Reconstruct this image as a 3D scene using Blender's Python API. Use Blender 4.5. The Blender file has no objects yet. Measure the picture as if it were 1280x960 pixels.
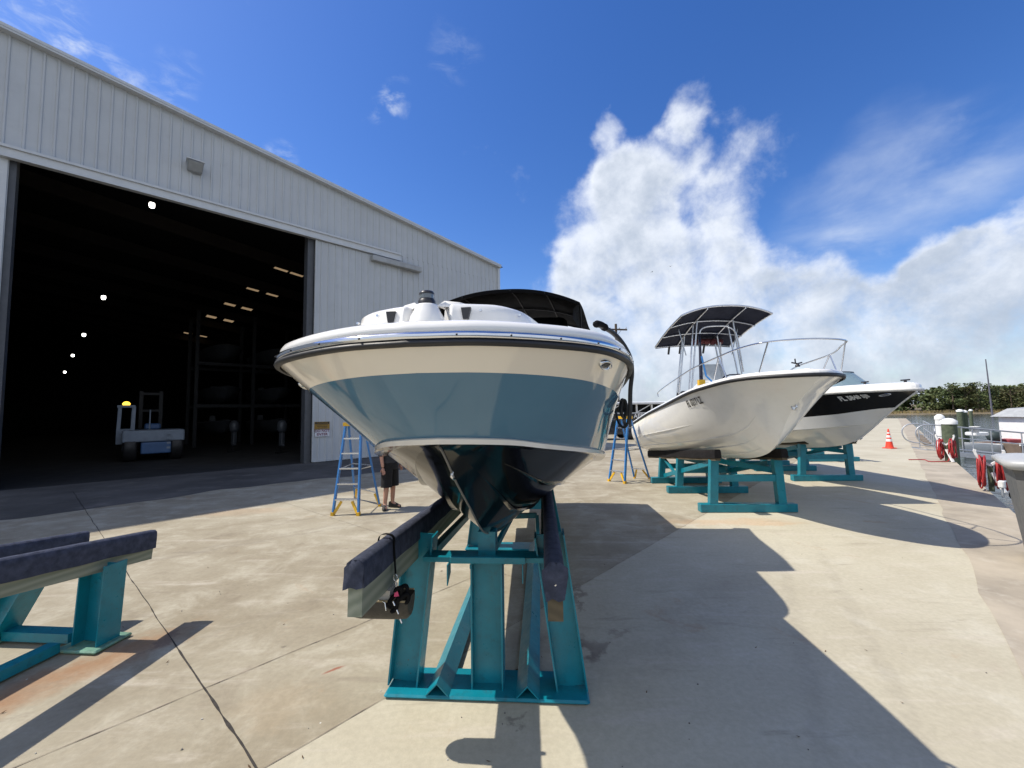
import bpy, math, random
from mathutils import Vector as V, Matrix, noise as mnoise
random.seed(7)
sc = bpy.context.scene
col = sc.collection
PI = math.pi
R = math.radians

# ------------------------------------------------------------------ camera
F_PX, PITCH, ROLL, CAM_Z = 515.0, R(3.8), R(0.8), 2.05
cd = bpy.data.cameras.new('camera')
cam = bpy.data.objects.new('camera', cd)
col.objects.link(cam)
cd.sensor_fit = 'HORIZONTAL'
cd.sensor_width = 36.0
cd.lens = 36.0 * F_PX / 1280.0
cd.clip_start, cd.clip_end = 0.05, 6000
CAM_M = Matrix.Rotation(R(90) + PITCH, 4, 'X') @ Matrix.Rotation(-ROLL, 4, 'Z')
cam.matrix_world = Matrix.Translation((0, 0, CAM_Z)) @ CAM_M
sc.camera = cam
C3 = CAM_M.to_3x3()


def ray(px, py):
    return C3 @ V(((px - 640) / F_PX, -(py - 480) / F_PX, -1.0))


def at(px, py, Y):
    """world point at distance Y ahead, used to survey positions"""
    d = ray(px, py)
    return V((0, 0, CAM_Z)) + d * (Y / d.y)


def gd(px, py, z=0.0):
    d = ray(px, py)
    return V((0, 0, CAM_Z)) + d * ((z - CAM_Z) / d.z)


# ------------------------------------------------------------------ sun and sky
SH = V((0.74, -0.05, -1.0))
sd = bpy.data.lights.new('sun', 'SUN')
sd.energy, sd.angle, sd.color = 4.2, R(0.53), (1.0, 0.935, 0.83)
sun = bpy.data.objects.new('sun', sd)
col.objects.link(sun)
sun.rotation_euler = SH.to_track_quat('-Z', 'Y').to_euler()
sun.location = (-20, 0, 40)

# ------------------------------------------------------------------ node helpers
class NT:
    def __init__(s, tree):
        s.t = tree
        s.n = tree.nodes
        s.l = tree.links

    def new(s, typ, **kw):
        n = s.n.new(typ)
        for k, v in kw.items():
            setattr(n, k, v)
        return n

    def put(s, sock, v):
        if hasattr(v, 'is_linked') or isinstance(v, bpy.types.NodeSocket):
            s.l.new(v, sock)
        else:
            sock.default_value = v

    def math(s, op, a, b=None, c=None, clamp=False):
        n = s.new('ShaderNodeMath', operation=op, use_clamp=clamp)
        s.put(n.inputs[0], a)
        if b is not None: s.put(n.inputs[1], b)
        if c is not None: s.put(n.inputs[2], c)
        return n.outputs[0]

    def vmath(s, op, a, b=None, scale=None):
        n = s.new('ShaderNodeVectorMath', operation=op)
        s.put(n.inputs[0], a)
        if b is not None: s.put(n.inputs[1], b)
        if scale is not None: s.put(n.inputs['Scale'], scale)
        return n.outputs['Value'] if op in ('DOT_PRODUCT', 'LENGTH', 'DISTANCE') else n.outputs[0]

    def noise(s, vec, scale, detail=5, rough=0.55, dist=0.0, out='Fac'):
        n = s.new('ShaderNodeTexNoise')
        if vec is not None: s.put(n.inputs['Vector'], vec)
        n.inputs['Scale'].default_value = scale
        n.inputs['Detail'].default_value = detail
        n.inputs['Roughness'].default_value = rough
        n.inputs['Distortion'].default_value = dist
        return n.outputs[out]

    def ramp(s, fac, lo, hi, a=0.0, b=1.0, smooth=True):
        n = s.new('ShaderNodeMapRange', interpolation_type='SMOOTHSTEP' if smooth else 'LINEAR')
        s.put(n.inputs[0], fac)
        n.inputs[1].default_value, n.inputs[2].default_value = lo, hi
        n.inputs[3].default_value, n.inputs[4].default_value = a, b
        return n.outputs[0]

    def mix(s, fac, a, b, mode='MIX'):
        n = s.new('ShaderNodeMix', data_type='RGBA', blend_type=mode)
        s.put(n.inputs[0], fac)
        s.put(n.inputs[6], a if not isinstance(a, tuple) else (*a, 1)[:4])
        s.put(n.inputs[7], b if not isinstance(b, tuple) else (*b, 1)[:4])
        return n.outputs[2]


MATS = {}


def mat(name, color, rough=0.5, metal=0.0, var=0.12, scale=4.0, bump=0.0, bscale=60.0, coat=0.0, spec=0.5, dirt=None, dirt_amt=0.35, ior=None, alpha=1.0, trans=0.0):
    if name in MATS: return MATS[name]
    m = bpy.data.materials.new(name)
    m.use_nodes = True
    t = NT(m.node_tree)
    b = t.n['Principled BSDF']
    tc = t.new('ShaderNodeTexCoord').outputs['Object']
    n1 = t.noise(tc, scale, 6, 0.6)
    k = t.ramp(n1, 0.25, 0.75, 1 - var, 1 + var)
    hsv = t.new('ShaderNodeHueSaturation')
    hsv.inputs['Color'].default_value = (*color, 1)
    t.l.new(k, hsv.inputs['Value'])
    c = hsv.outputs[0]
    if dirt:
        n2 = t.noise(tc, scale * 2.3, 8, 0.65)
        c = t.mix(t.ramp(n2, 0.52, 0.72, 0, dirt_amt), c, dirt)
    t.l.new(c, b.inputs['Base Color'])
    b.inputs['Metallic'].default_value = metal
    n3 = t.noise(tc, scale * 3, 4)
    t.l.new(t.ramp(n3, 0.2, 0.8, max(rough - 0.08, 0.01) if rough > 0.1 else rough * 0.7, min(rough + 0.08, 1) if rough > 0.1 else rough * 1.3), b.inputs['Roughness'])
    b.inputs['Coat Weight'].default_value = coat
    b.inputs['Coat Roughness'].default_value = 0.03
    b.inputs['Specular IOR Level'].default_value = spec
    if ior: b.inputs['IOR'].default_value = ior
    b.inputs['Alpha'].default_value = alpha
    b.inputs['Transmission Weight'].default_value = trans
    if bump:
        bn = t.new('ShaderNodeBump')
        bn.inputs['Strength'].default_value = bump
        bn.inputs['Distance'].default_value = 0.01
        t.l.new(t.noise(tc, bscale, 4), bn.inputs['Height'])
        t.l.new(bn.outputs[0], b.inputs['Normal'])
    MATS[name] = m
    return m


def emit(name, color, strength):
    m = bpy.data.materials.new(name)
    m.use_nodes = True
    t = NT(m.node_tree)
    b = t.n['Principled BSDF']
    b.inputs['Base Color'].default_value = (*color, 1)
    b.inputs['Emission Color'].default_value = (*color, 1)
    b.inputs['Emission Strength'].default_value = strength
    return m


# ------------------------------------------------------------------ mesh helpers
def tag(o, label=None, cat=None, group=None, kind=None):
    if label: o['label'] = label
    if cat: o['category'] = cat
    if group: o['group'] = group
    if kind: o['kind'] = kind
    return o


def empty(name, loc=(0, 0, 0), rz=0.0, label=None, cat=None, group=None):
    o = bpy.data.objects.new(name, None)
    col.objects.link(o)
    o.location = loc
    o.rotation_euler = (0, 0, rz)
    o.empty_display_size = 0.2
    return tag(o, label, cat, group)


def copy_tree(o, parent=None):
    c = o.copy()
    col.objects.link(c)
    c.parent = parent
    for ch in list(o.children):
        copy_tree(ch, c)
    return c


class MB:
    def __init__(s):
        s.v, s.f, s.mi, s.sm = [], [], [], []

    def quadgrid(s, rows, m=0, smooth=True, closed=False):
        b = len(s.v)
        nc = len(rows[0])
        for r in rows: s.v += [tuple(p) for p in r]
        for i in range(len(rows) - 1):
            for j in range(nc if closed else nc - 1):
                a, c = b + i * nc + j, b + i * nc + (j + 1) % nc
                s.f.append((a, c, c + nc, a + nc)); s.mi.append(m); s.sm.append(smooth)
        return s

    def poly(s, pts, m=0, smooth=False):
        b = len(s.v)
        s.v += [tuple(p) for p in pts]
        s.f.append(tuple(range(b, b + len(pts)))); s.mi.append(m); s.sm.append(smooth)
        return s

    def hexa(s, p, m=0):
        """8 corners: 4 of the bottom ring, 4 of the top ring"""
        b = len(s.v)
        s.v += [tuple(q) for q in p]
        for q in ((3, 2, 1, 0), (4, 5, 6, 7), (0, 1, 5, 4), (1, 2, 6, 5), (2, 3, 7, 6), (3, 0, 4, 7)):
            s.f.append(tuple(b + i for i in q)); s.mi.append(m); s.sm.append(False)
        return s

    def box(s, x0, x1, y0, y1, z0, z1, m=0, bev=0.0):
        if bev <= 0:
            return s.hexa([(x0, y0, z0), (x1, y0, z0), (x1, y1, z0), (x0, y1, z0), (x0, y0, z1), (x1, y0, z1), (x1, y1, z1), (x0, y1, z1)], m)
        rows = []
        for z, k in ((z0, bev), (z0 + bev, 0), (z1 - bev, 0), (z1, bev)):
            e = bev
            a, b_, c, d = x0 + k, x1 - k, y0 + k, y1 - k
            rows.append([(a + e, c, z), (b_ - e, c, z), (b_, c + e, z), (b_, d - e, z), (b_ - e, d, z), (a + e, d, z), (a, d - e, z), (a, c + e, z)])
        s.quadgrid(rows, m, False, True)
        s.poly(rows[0][::-1], m); s.poly(rows[-1], m)
        return s

    def beam(s, p, q, w, h, m=0, up=(0, 0, 1)):
        """rectangular bar from p to q, w across, h in the up direction"""
        p, q = V(p), V(q)
        d = (q - p).normalized()
        u = V(up)
        x = d.cross(u)
        if x.length < 1e-4: x = d.cross(V((0, 1, 0)))
        x.normalize()
        u = x.cross(d).normalized()
        x, u = x * w / 2, u * h / 2
        return s.hexa([p - x - u, p + x - u, q + x - u, q - x - u, p - x + u, p + x + u, q + x + u, q - x + u], m)

    def tube(s, pts, r, m=0, n=8, cap=True, closed=False):
        pts = [V(p) for p in pts]
        rs = r if isinstance(r, (list, tuple)) else [r] * len(pts)
        rows = []
        prev = None
        N = len(pts)
        for i, p in enumerate(pts):
            a = pts[(i - 1) % N] if (closed or i) else p
            b = pts[(i + 1) % N] if (closed or i < N - 1) else p
            d = (b - a)
            d = d.normalized() if d.length > 1e-9 else V((0, 0, 1))
            if prev is None:
                x = d.cross(V((0, 0, 1)))
                if x.length < 0.05: x = d.cross(V((0, 1, 0)))
            else:
                x = prev - d * prev.dot(d)
            x.normalize()
            prev = x
            y = d.cross(x)
            rows.append([p + (x * math.cos(2 * PI * k / n) + y * math.sin(2 * PI * k / n)) * rs[i] for k in range(n)])
        if closed: rows.append(rows[0])
        s.quadgrid(rows, m, True, True)
        if cap and not closed:
            s.poly(rows[0][::-1], m); s.poly(rows[-1], m)
        return s

    def lathe(s, prof, c=(0, 0, 0), n=20, m=0, smooth=True, axis='z'):
        rows = []
        c = V(c)
        for r, z in prof:
            row = []
            for k in range(n):
                a = 2 * PI * k / n
                q = V((r * math.cos(a), r * math.sin(a), z))
                if axis == 'x': q = V((q.z, q.x, q.y))
                if axis == 'y': q = V((q.x, q.z, q.y))
                row.append(c + q)
            rows.append(row)
        s.quadgrid(rows, m, smooth, True)
        if prof[0][0] > 1e-5: s.poly(rows[0][::-1], m)
        if prof[-1][0] > 1e-5: s.poly(rows[-1], m)
        return s

    def prism(s, pts, d, m=0):
        """closed outline pts extruded along vector d"""
        d = V(d)
        a = [V(p) for p in pts]
        b = [p + d for p in a]
        s.poly(a[::-1], m); s.poly(b, m)
        for i in range(len(a)):
            j = (i + 1) % len(a)
            s.poly([a[i], a[j], b[j], b[i]], m)
        return s

    def build(s, name, mats, parent=None, bevel=0.0):
        me = bpy.data.meshes.new(name)
        me.from_pydata(s.v, [], s.f)
        for m in (mats if isinstance(mats, (list, tuple)) else [mats]): me.materials.append(m)
        me.polygons.foreach_set('material_index', s.mi)
        me.polygons.foreach_set('use_smooth', s.sm)
        me.update()
        o = bpy.data.objects.new(name, me)
        col.objects.link(o)
        if parent is not None: o.parent = parent
        if bevel:
            b = o.modifiers.new('bevel', 'BEVEL')
            b.width, b.segments, b.limit_method, b.angle_limit = bevel, 2, 'ANGLE', R(50)
        return o


def lerp(a, b, t): return a + (b - a) * t


def spline(P, k):
    """Catmull-Rom through P, k steps per segment"""
    P = [V(p) for p in P]
    out = []
    for i in range(len(P) - 1):
        p0 = P[i - 1] if i else P[0] * 2 - P[1]
        p1, p2 = P[i], P[i + 1]
        p3 = P[i + 2] if i + 2 < len(P) else P[-1] * 2 - P[-2]
        for j in range(k):
            t = j / k
            out.append(0.5 * ((2 * p1) + (p2 - p0) * t + (2 * p0 - 5 * p1 + 4 * p2 - p3) * t * t + (3 * p1 - p0 - 3 * p2 + p3) * t ** 3))
    out.append(P[-1].copy())
    return out


def text_mesh(body, size=1.0, bold=0.0):
    cu = bpy.data.curves.new('lettering', 'FONT')
    cu.body, cu.size, cu.align_x, cu.align_y = body, size, 'CENTER', 'CENTER'
    cu.offset = bold
    cu.resolution_u = 3
    o = bpy.data.objects.new('lettering_tmp', cu)
    col.objects.link(o)
    dg = bpy.context.evaluated_depsgraph_get()
    me = bpy.data.meshes.new_from_object(o.evaluated_get(dg))
    vs = [v.co.copy() for v in me.vertices]
    fs = [tuple(p.vertices) for p in me.polygons]
    bpy.data.objects.remove(o)
    bpy.data.curves.remove(cu)
    return vs, fs


def put_text(body, size, fn, m, parent, name='lettering', bold=0.0):
    """lettering whose flat coordinates go through fn onto a surface"""
    vs, fs = text_mesh(body, size, bold)
    b = MB()
    b.v = [tuple(fn(v.x, v.y)) for v in vs]
    b.f, b.mi, b.sm = fs, [0] * len(fs), [False] * len(fs)
    return b.build(name, m, parent)


class Frame:
    """ground frame: +y runs aft (away), +x to the viewer's right"""
    def __init__(s, x, y, slope, z=0):
        s.o = V((x, y, z))
        s.a = -math.atan(slope)
        s.m = Matrix.Translation(s.o) @ Matrix.Rotation(s.a, 4, 'Z')
        s.inv = s.m.inverted()

    def L(s, p): return s.inv @ V(p)


# ------------------------------------------------------------------ palette
CREAM = mat('gelcoat_cream', (0.82, 0.76, 0.66), 0.09, var=0.015, coat=0.3)
WHITE = mat('gelcoat_white', (0.82, 0.81, 0.78), 0.16, var=0.02, coat=0.2, dirt=(0.6, 0.57, 0.5), dirt_amt=0.10)
BLUE = mat('gelcoat_slate_blue', (0.088, 0.190, 0.285), 0.07, var=0.03, coat=0.1, spec=0.42, dirt=(.12, .21, .29), dirt_amt=.12)
BLACKG = mat('gelcoat_black', (0.004, 0.005, 0.006), 0.10, var=0.05, coat=0.0, spec=0.32)
RUBBER = mat('black_rubber', (0.018, 0.018, 0.019), 0.5, bump=0.05)
CHROME = mat('polished_steel', (0.72, 0.73, 0.75), 0.10, 1.0, var=0.03)
ALU = mat('brushed_aluminium', (0.66, 0.67, 0.69), 0.30, 1.0, var=0.06)
GALV = mat('galvanised_steel', (0.44, 0.46, 0.49), 0.45, 0.55, var=0.12)
TEAL = mat('teal_paint', (0.003, 0.185, 0.250), 0.34, var=0.14, scale=5, bump=0.12, bscale=35, dirt=(0.02, 0.075, 0.09), dirt_amt=0.45)
t = NT(TEAL.node_tree)
bs = t.n['Principled BSDF']
src = bs.inputs['Base Color'].links[0].from_socket
Pw = t.new('ShaderNodeTexCoord').outputs['Object']
c = t.mix(t.ramp(t.noise(Pw, 21, 6, .7), .665, .70, 0, .85), src, (.085, .035, .018))
c = t.mix(t.ramp(t.noise(Pw, 2.6, 8, .72), .58, .74, 0, .35), c, (.012, .22, .25))
mp = t.new('ShaderNodeMapping'); mp.inputs['Scale'].default_value = (9, 9, .7); t.l.new(Pw, mp.inputs[0])
c = t.mix(t.ramp(t.noise(mp.outputs[0], 2.0, 6, .65), .60, .78, 0, .45), c, (.010, .075, .085))
t.l.new(c, bs.inputs['Base Color'])
CARPET = mat('navy_bunk_carpet', (0.068, 0.077, 0.112), 0.95, var=0.30, scale=16, bump=0.9, bscale=260, spec=0.1)
CARPETB = mat('black_bunk_carpet', (0.018, 0.017, 0.018), 0.95, var=0.25, scale=12, bump=0.6, bscale=200, spec=0.1)
CANVAS = mat('black_canvas', (0.007, 0.007, 0.008), 0.85, var=0.2, bump=0.3, bscale=150, spec=0.12)
NAVY = mat('navy_canvas', (0.016, 0.019, 0.034), 0.8, var=0.2, bump=0.2, bscale=200, spec=0.2)
DGLASS = mat('tinted_acrylic', (0.02, 0.028, 0.03), 0.04, var=0.02)
PLAST = mat('black_plastic', (0.02, 0.02, 0.022), 0.35)
YELLOW = mat('yellow_plastic', (0.72, 0.42, 0.02), 0.45)
LADBLUE = mat('blue_fibreglass', (0.035, 0.20, 0.52), 0.42, var=0.10)
REDHOSE = mat('red_rubber_hose', (0.36, 0.026, 0.026), 0.5, var=0.25, scale=8)
WPAINT = mat('white_paint', (0.78, 0.78, 0.76), 0.55, var=0.06, dirt=(0.45, 0.42, 0.36), dirt_amt=0.3)
ORANGE = mat('safety_orange', (0.78, 0.055, 0.022), 0.5, var=0.08)
GREYP = mat('grey_plastic', (0.13, 0.133, 0.136), 0.5, var=0.08, dirt=(0.1, 0.1, 0.1), dirt_amt=0.3)
LGREY = mat('pale_grey_plastic', (0.42, 0.43, 0.43), 0.45, var=0.06)
TREATED = mat('green_treated_wood', (0.085, 0.105, 0.065), 0.9, var=0.3, scale=9, bump=0.4, bscale=40)
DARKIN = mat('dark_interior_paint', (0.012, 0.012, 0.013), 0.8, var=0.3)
STEELD = mat('dark_steel', (0.010, 0.010, 0.011), 0.6, var=0.3)


def wood_mat(name, c1, c2, axis_scale):
    m = bpy.data.materials.new(name); m.use_nodes = True
    t = NT(m.node_tree); b = t.n['Principled BSDF']
    mp = t.new('ShaderNodeMapping')
    t.l.new(t.new('ShaderNodeTexCoord').outputs['Object'], mp.inputs[0])
    mp.inputs['Scale'].default_value = axis_scale
    w = t.new('ShaderNodeTexWave', wave_type='RINGS', rings_direction='Y')
    t.l.new(mp.outputs[0], w.inputs['Vector'])
    w.inputs['Scale'].default_value = 5.5; w.inputs['Distortion'].default_value = 5; w.inputs['Detail'].default_value = 3; w.inputs['Detail Scale'].default_value = 1.2
    n = t.noise(mp.outputs[0], 5, 8)
    f = t.math('MULTIPLY', t.math('ADD', w.outputs['Fac'], n), 0.5)
    t.l.new(t.mix(f, c1, c2), b.inputs['Base Color'])
    b.inputs['Roughness'].default_value = 0.85
    bn = t.new('ShaderNodeBump'); bn.inputs['Strength'].default_value = 0.3; bn.inputs['Distance'].default_value = 0.004
    t.l.new(f, bn.inputs['Height']); t.l.new(bn.outputs[0], b.inputs['Normal'])
    return m


LUMBER = wood_mat('weathered_green_lumber', (0.15, 0.175, 0.125), (0.32, 0.335, 0.265), (1, 0.12, 1))
LUMBERD = wood_mat('old_brown_lumber', (0.07, 0.056, 0.034), (0.13, 0.104, 0.062), (1, 0.12, 1))

# ------------------------------------------------------------------ ground
WA, WB = gd(0, 613.7), gd(389, 578.5)          # two points along the foot of the shed's wall
WD = (WB - WA).normalized()                     # along the wall, to the right and away
WN = V((WD.y, -WD.x, 0))                        # out of the wall
SLAB_A, SLAB_B = gd(345, 952), gd(863, 653)     # seam of the paler slab
SLD = (SLAB_B - SLAB_A).normalized()
DE_A, DE_B = gd(1220, 599), gd(1198, 582.6)     # edge of the quay
DD = SLD.copy()
DE0 = (DE_A + DE_B) / 2
DN = V((DD.y, -DD.x, 0))                        # towards the water


def concrete():
    m = bpy.data.materials.new('weathered_concrete'); m.use_nodes = True
    t = NT(m.node_tree); b = t.n['Principled BSDF']
    P = t.new('ShaderNodeTexCoord').outputs['Object']
    # paler slab beyond the seam
    nrm = V((SLD.y, -SLD.x, 0))
    dist = t.math('SUBTRACT', t.vmath('DOT_PRODUCT', P, tuple(nrm)), nrm.dot(SLAB_A))
    wob = t.math('MULTIPLY', t.math('SUBTRACT', t.noise(P, 6, 3), 0.5), 0.06)
    side = t.ramp(t.math('ADD', dist, wob), -0.015, 0.015)
    big = t.noise(P, 0.35, 6, 0.6, 0.6)
    mid = t.noise(P, 1.7, 9, 0.68, 0.4)
    fine = t.noise(P, 22, 6, 0.7)
    # old slab: warm grey brown in patches
    left = t.mix(t.ramp(big, 0.32, 0.66), (0.268, 0.228, 0.158), (0.362, 0.324, 0.240))
    left = t.mix(t.ramp(mid, 0.46, 0.68, 0, 0.62), left, (0.465, 0.428, 0.335))
    left = t.mix(t.ramp(mid, 0.30, 0.46, 0.45, 0), left, (0.19, 0.15, 0.105))
    right = t.mix(t.ramp(big, 0.3, 0.7), (0.415, 0.375, 0.278), (0.495, 0.458, 0.350))
    right = t.mix(t.ramp(mid, 0.5, 0.75, 0, 0.4), right, (0.60, 0.57, 0.475))
    right = t.mix(t.ramp(mid, 0.28, 0.42, 0.35, 0), right, (0.36, 0.30, 0.225))
    c = t.mix(side, left, right)
    # streaks dragged across the yard
    mp = t.new('ShaderNodeMapping'); mp.inputs['Rotation'].default_value = (0, 0, R(-35)); mp.inputs['Scale'].default_value = (0.5, 3.2, 1)
    t.l.new(P, mp.inputs[0])
    st = t.noise(mp.outputs[0], 1.3, 8, 0.7, 0.3)
    c = t.mix(t.ramp(st, 0.52, 0.74, 0, 0.5), c, (0.54, 0.485, 0.405))
    c = t.mix(t.ramp(st, 0.28, 0.43, 0.45, 0), c, (0.215, 0.175, 0.135))
    # rust and oil blotches
    r1 = t.noise(P, 0.75, 7, 0.7, 0.9)
    c = t.mix(t.ramp(r1, 0.60, 0.76, 0, 0.6), c, (0.36, 0.20, 0.095))
    o1 = t.noise(t.vmath('ADD', P, (13.1, 4.2, 0)), 1.1, 8, 0.72, 0.6)
    c = t.mix(t.ramp(o1, 0.66, 0.78, 0, 0.6), c, (0.12, 0.10, 0.085))
    # pale flecks
    v = t.new('ShaderNodeTexVoronoi'); v.inputs['Scale'].default_value = 2.6; t.l.new(P, v.inputs['Vector'])
    fl = t.math('MULTIPLY', t.ramp(v.outputs['Distance'], 0.012, 0.022, .7, 0), t.ramp(t.noise(P, 0.9, 3), 0.5, 0.6))
    c = t.mix(fl, c, (0.75, 0.74, 0.70))
    v2 = t.new('ShaderNodeTexVoronoi'); v2.inputs['Scale'].default_value = 1.7; t.l.new(t.vmath('ADD', P, (3.3, 7.7, 0)), v2.inputs['Vector'])
    fl2 = t.math('MULTIPLY', t.ramp(t.math('ADD', v2.outputs['Distance'], t.math('MULTIPLY', fine, 0.06)), 0.06, 0.085, 0.6, 0), t.ramp(t.noise(P, 0.7, 3), 0.52, 0.62))
    c = t.mix(fl2, c, (0.11, 0.09, 0.075))
    # particular stains: rust by the stands, oil drips and a red smear
    wobv = t.vmath('SCALE', t.vmath('SUBTRACT', t.noise(P, 3.5, 6, .65, 0, 'Color'), (.5, .5, .5)), scale=.7)
    Pw = t.vmath('ADD', P, wobv)
    for (px, py), sx, sy, rot, colr, k in (((416, 838), .020, .085, -50, (.26, .06, .03), .8), ((300, 640), 1.1, .35, 10, (.42, .27, .16), .35), ((110, 835), .25, .9, -30, (.30, .16, .075), .6), ((20, 862), .22, .9, -30, (.26, .13, .06), .6),
            ((345, 882), .34, .26, 0, (.36, .27, .165), .26), ((205, 800), .07, .2, 20, (.13, .09, .08), .55), ((186, 808), .05, .12, 20, (.13, .09, .08), .5),
            ((738, 812), .10, .22, 0, (.12, .085, .07), .75), ((722, 745), .05, .45, 0, (.13, .09, .07), .6), ((700, 700), .20, .4, 0, (.24, .19, .15), .3), ((660, 800), .3, .25, 0, (.19, .14, .11), .4),
            ((905, 652), 1.3, .22, 0, (.52, .34, .20), .45), ((970, 655), .6, .15, 0, (.5, .32, .18), .4), ((775, 790), .12, .05, 20, (.16, .11, .09), .5), ((640, 900), .10, .05, 0, (.10, .08, .07), .6)):
        mp_ = t.new('ShaderNodeMapping', vector_type='TEXTURE')
        g0_ = gd(px, py)
        mp_.inputs['Location'].default_value = (g0_.x, g0_.y, 0)
        mp_.inputs['Rotation'].default_value = (0, 0, R(rot))
        mp_.inputs['Scale'].default_value = (sx, sy, 1)
        t.l.new(t.vmath('MULTIPLY', Pw if sx > .03 else t.vmath('ADD', P, t.vmath('SCALE', wobv, scale=.12)), (1, 1, 0)), mp_.inputs[0])
        dd = t.vmath('LENGTH', mp_.outputs[0])
        m_ = t.math('MULTIPLY', t.ramp(dd, .35, 1.25, k, 0), t.ramp(mid, .3, .6, .55, 1))
        c = t.mix(m_, c, colr)
    for (px, py), sx, sy, rot, k in (((250, 690), 7, .10, 38, .22), ((330, 672), 7, .10, 39, .20), ((560, 700), 5, .08, 44, .16), ((1000, 800), 4, .09, 60, .16), ((1080, 790), 4, .09, 61, .14), ((820, 800), 3, .5, 40, .16)):
        mp_ = t.new('ShaderNodeMapping', vector_type='TEXTURE')
        g0_ = gd(px, py)
        mp_.inputs['Location'].default_value = (g0_.x, g0_.y, 0)
        mp_.inputs['Rotation'].default_value = (0, 0, R(rot))
        mp_.inputs['Scale'].default_value = (sx, sy, 1)
        t.l.new(t.vmath('MULTIPLY', t.vmath('ADD', P, t.vmath('SCALE', wobv, scale=.25)), (1, 1, 0)), mp_.inputs[0])
        m_ = t.math('MULTIPLY', t.ramp(t.vmath('LENGTH', mp_.outputs[0]), .3, 1.1, k, 0), t.ramp(t.noise(P, 5, 4), .35, .6, .3, 1))
        c = t.mix(m_, c, (.17, .145, .12))
    c = t.mix(0.22, c, t.mix(t.ramp(fine, 0.3, 0.7), (0.34, 0.34, 0.34), (0.66, 0.66, 0.66)), 'OVERLAY')
    t.l.new(c, b.inputs['Base Color'])
    b.inputs['Roughness'].default_value = 0.85
    b.inputs['Specular IOR Level'].default_value = 0.3
    bn = t.new('ShaderNodeBump'); bn.inputs['Strength'].default_value = 0.14; bn.inputs['Distance'].default_value = 0.008
    t.l.new(t.math('ADD', fine, t.noise(P, 90, 3)), bn.inputs['Height']); t.l.new(bn.outputs[0], b.inputs['Normal'])
    return m


CONC = concrete()
# yard: one slab that ends at the quay's edge; the quay runs on beyond the gangway
q0 = DE0 - DD * 60
q1 = DE0 + DD * 75
g = MB()
back = [q0, q1, q1 - DN * 160, q0 - DN * 160]
g.prism([V((p.x, p.y, -2.6)) for p in back], (0, 0, 2.6))
tag(g.build('yard_ground', CONC), kind='structure')

CAPM = mat('quay_cap_concrete', (0.37, 0.32, 0.245), 0.9, var=0.22, scale=1.2, bump=0.3, bscale=40, dirt=(0.52, 0.47, 0.38), dirt_amt=0.5)
g = MB()
s0, s1 = DE0 - DD * 60 - DN * 0.95, DE0 + DD * 75 - DN * 0.95
rows = []
N = 270
for i in range(N + 1):
    p = lerp(s0, s1, i / N)
    w = 0.06 * (mnoise.noise(V((i * 0.35, 0, 0))) + 0.5 * mnoise.noise(V((i * 1.3, 5, 0))))
    a = p + DN * w
    rows.append([(a.x, a.y, 0.004), (p.x + DN.x * 0.97, p.y + DN.y * 0.97, 0.004)])
g.quadgrid(rows, 0, False)
tag(g.build('quay_cap_strip', CAPM), kind='structure')

JOINT = mat('dark_joint_filler', (0.035, 0.03, 0.026), 0.95, var=0.4, scale=20)
JOINT2 = mat('pale_saw_cut', (0.20, 0.165, 0.13), 0.95, var=0.3, scale=20)


def joint(p, q, w, m, z=0.004, seed=0):
    d = (q - p); L = d.length; d.normalize(); nn = V((-d.y, d.x, 0))
    k = max(8, int(L / 0.06)); rows_ = []
    for i in range(k + 1):
        c = p + d * L * i / k + nn * 0.012 * mnoise.noise(V((i * 0.11, seed, 0)))
        ww = w * (0.45 + 1.1 * max(0, mnoise.noise(V((i * 0.35, seed, 3))) + 0.3) + .8 * max(0, mnoise.noise(V((i * 1.9, seed, 7)))))
        rows_.append([(c.x - nn.x * ww, c.y - nn.y * ww, z), (c.x + nn.x * ww, c.y + nn.y * ww, z)])
    return rows_


g = MB()
j0, j1 = gd(320, 958), gd(118, 655)
jd = (j1 - j0).normalized()
g.quadgrid(joint(j0 - jd * 1.5, j0 + jd * 1.9, 0.008, None, 0.004, 1), 0, False)
g.quadgrid(joint(j0 + jd * 1.9, j0 + jd * 14, 0.005, None, 0.004, 2), 0, False)
k0, k1 = gd(24, 957), gd(253, 862)
kd = (k1 - k0).normalized()
g.quadgrid(joint(k0 - kd * 1, k1 + kd * 4.5, 0.0035, None, 0.004, 3), 1, False)
for off in (4.6, 9.2, 13.8):
    g.quadgrid(joint(k0 + jd * off - kd * 4, k1 + jd * off + kd * 9, 0.003, None, 0.004, 4 + off), 1, False)
for off in (3.05, 6.1):
    g.quadgrid(joint(j0 + kd * off, j0 + kd * off + jd * 13, 0.003, None, 0.004, 14 + off), 1, False)
nrm = V((SLD.y, -SLD.x, 0))
g.quadgrid(joint(SLAB_A - SLD * 3, SLAB_A + SLD * 30, 0.003, None, 0.004, 20), 1, False)
tag(g.build('pavement_joints', [JOINT, JOINT2]), kind='structure')

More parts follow.
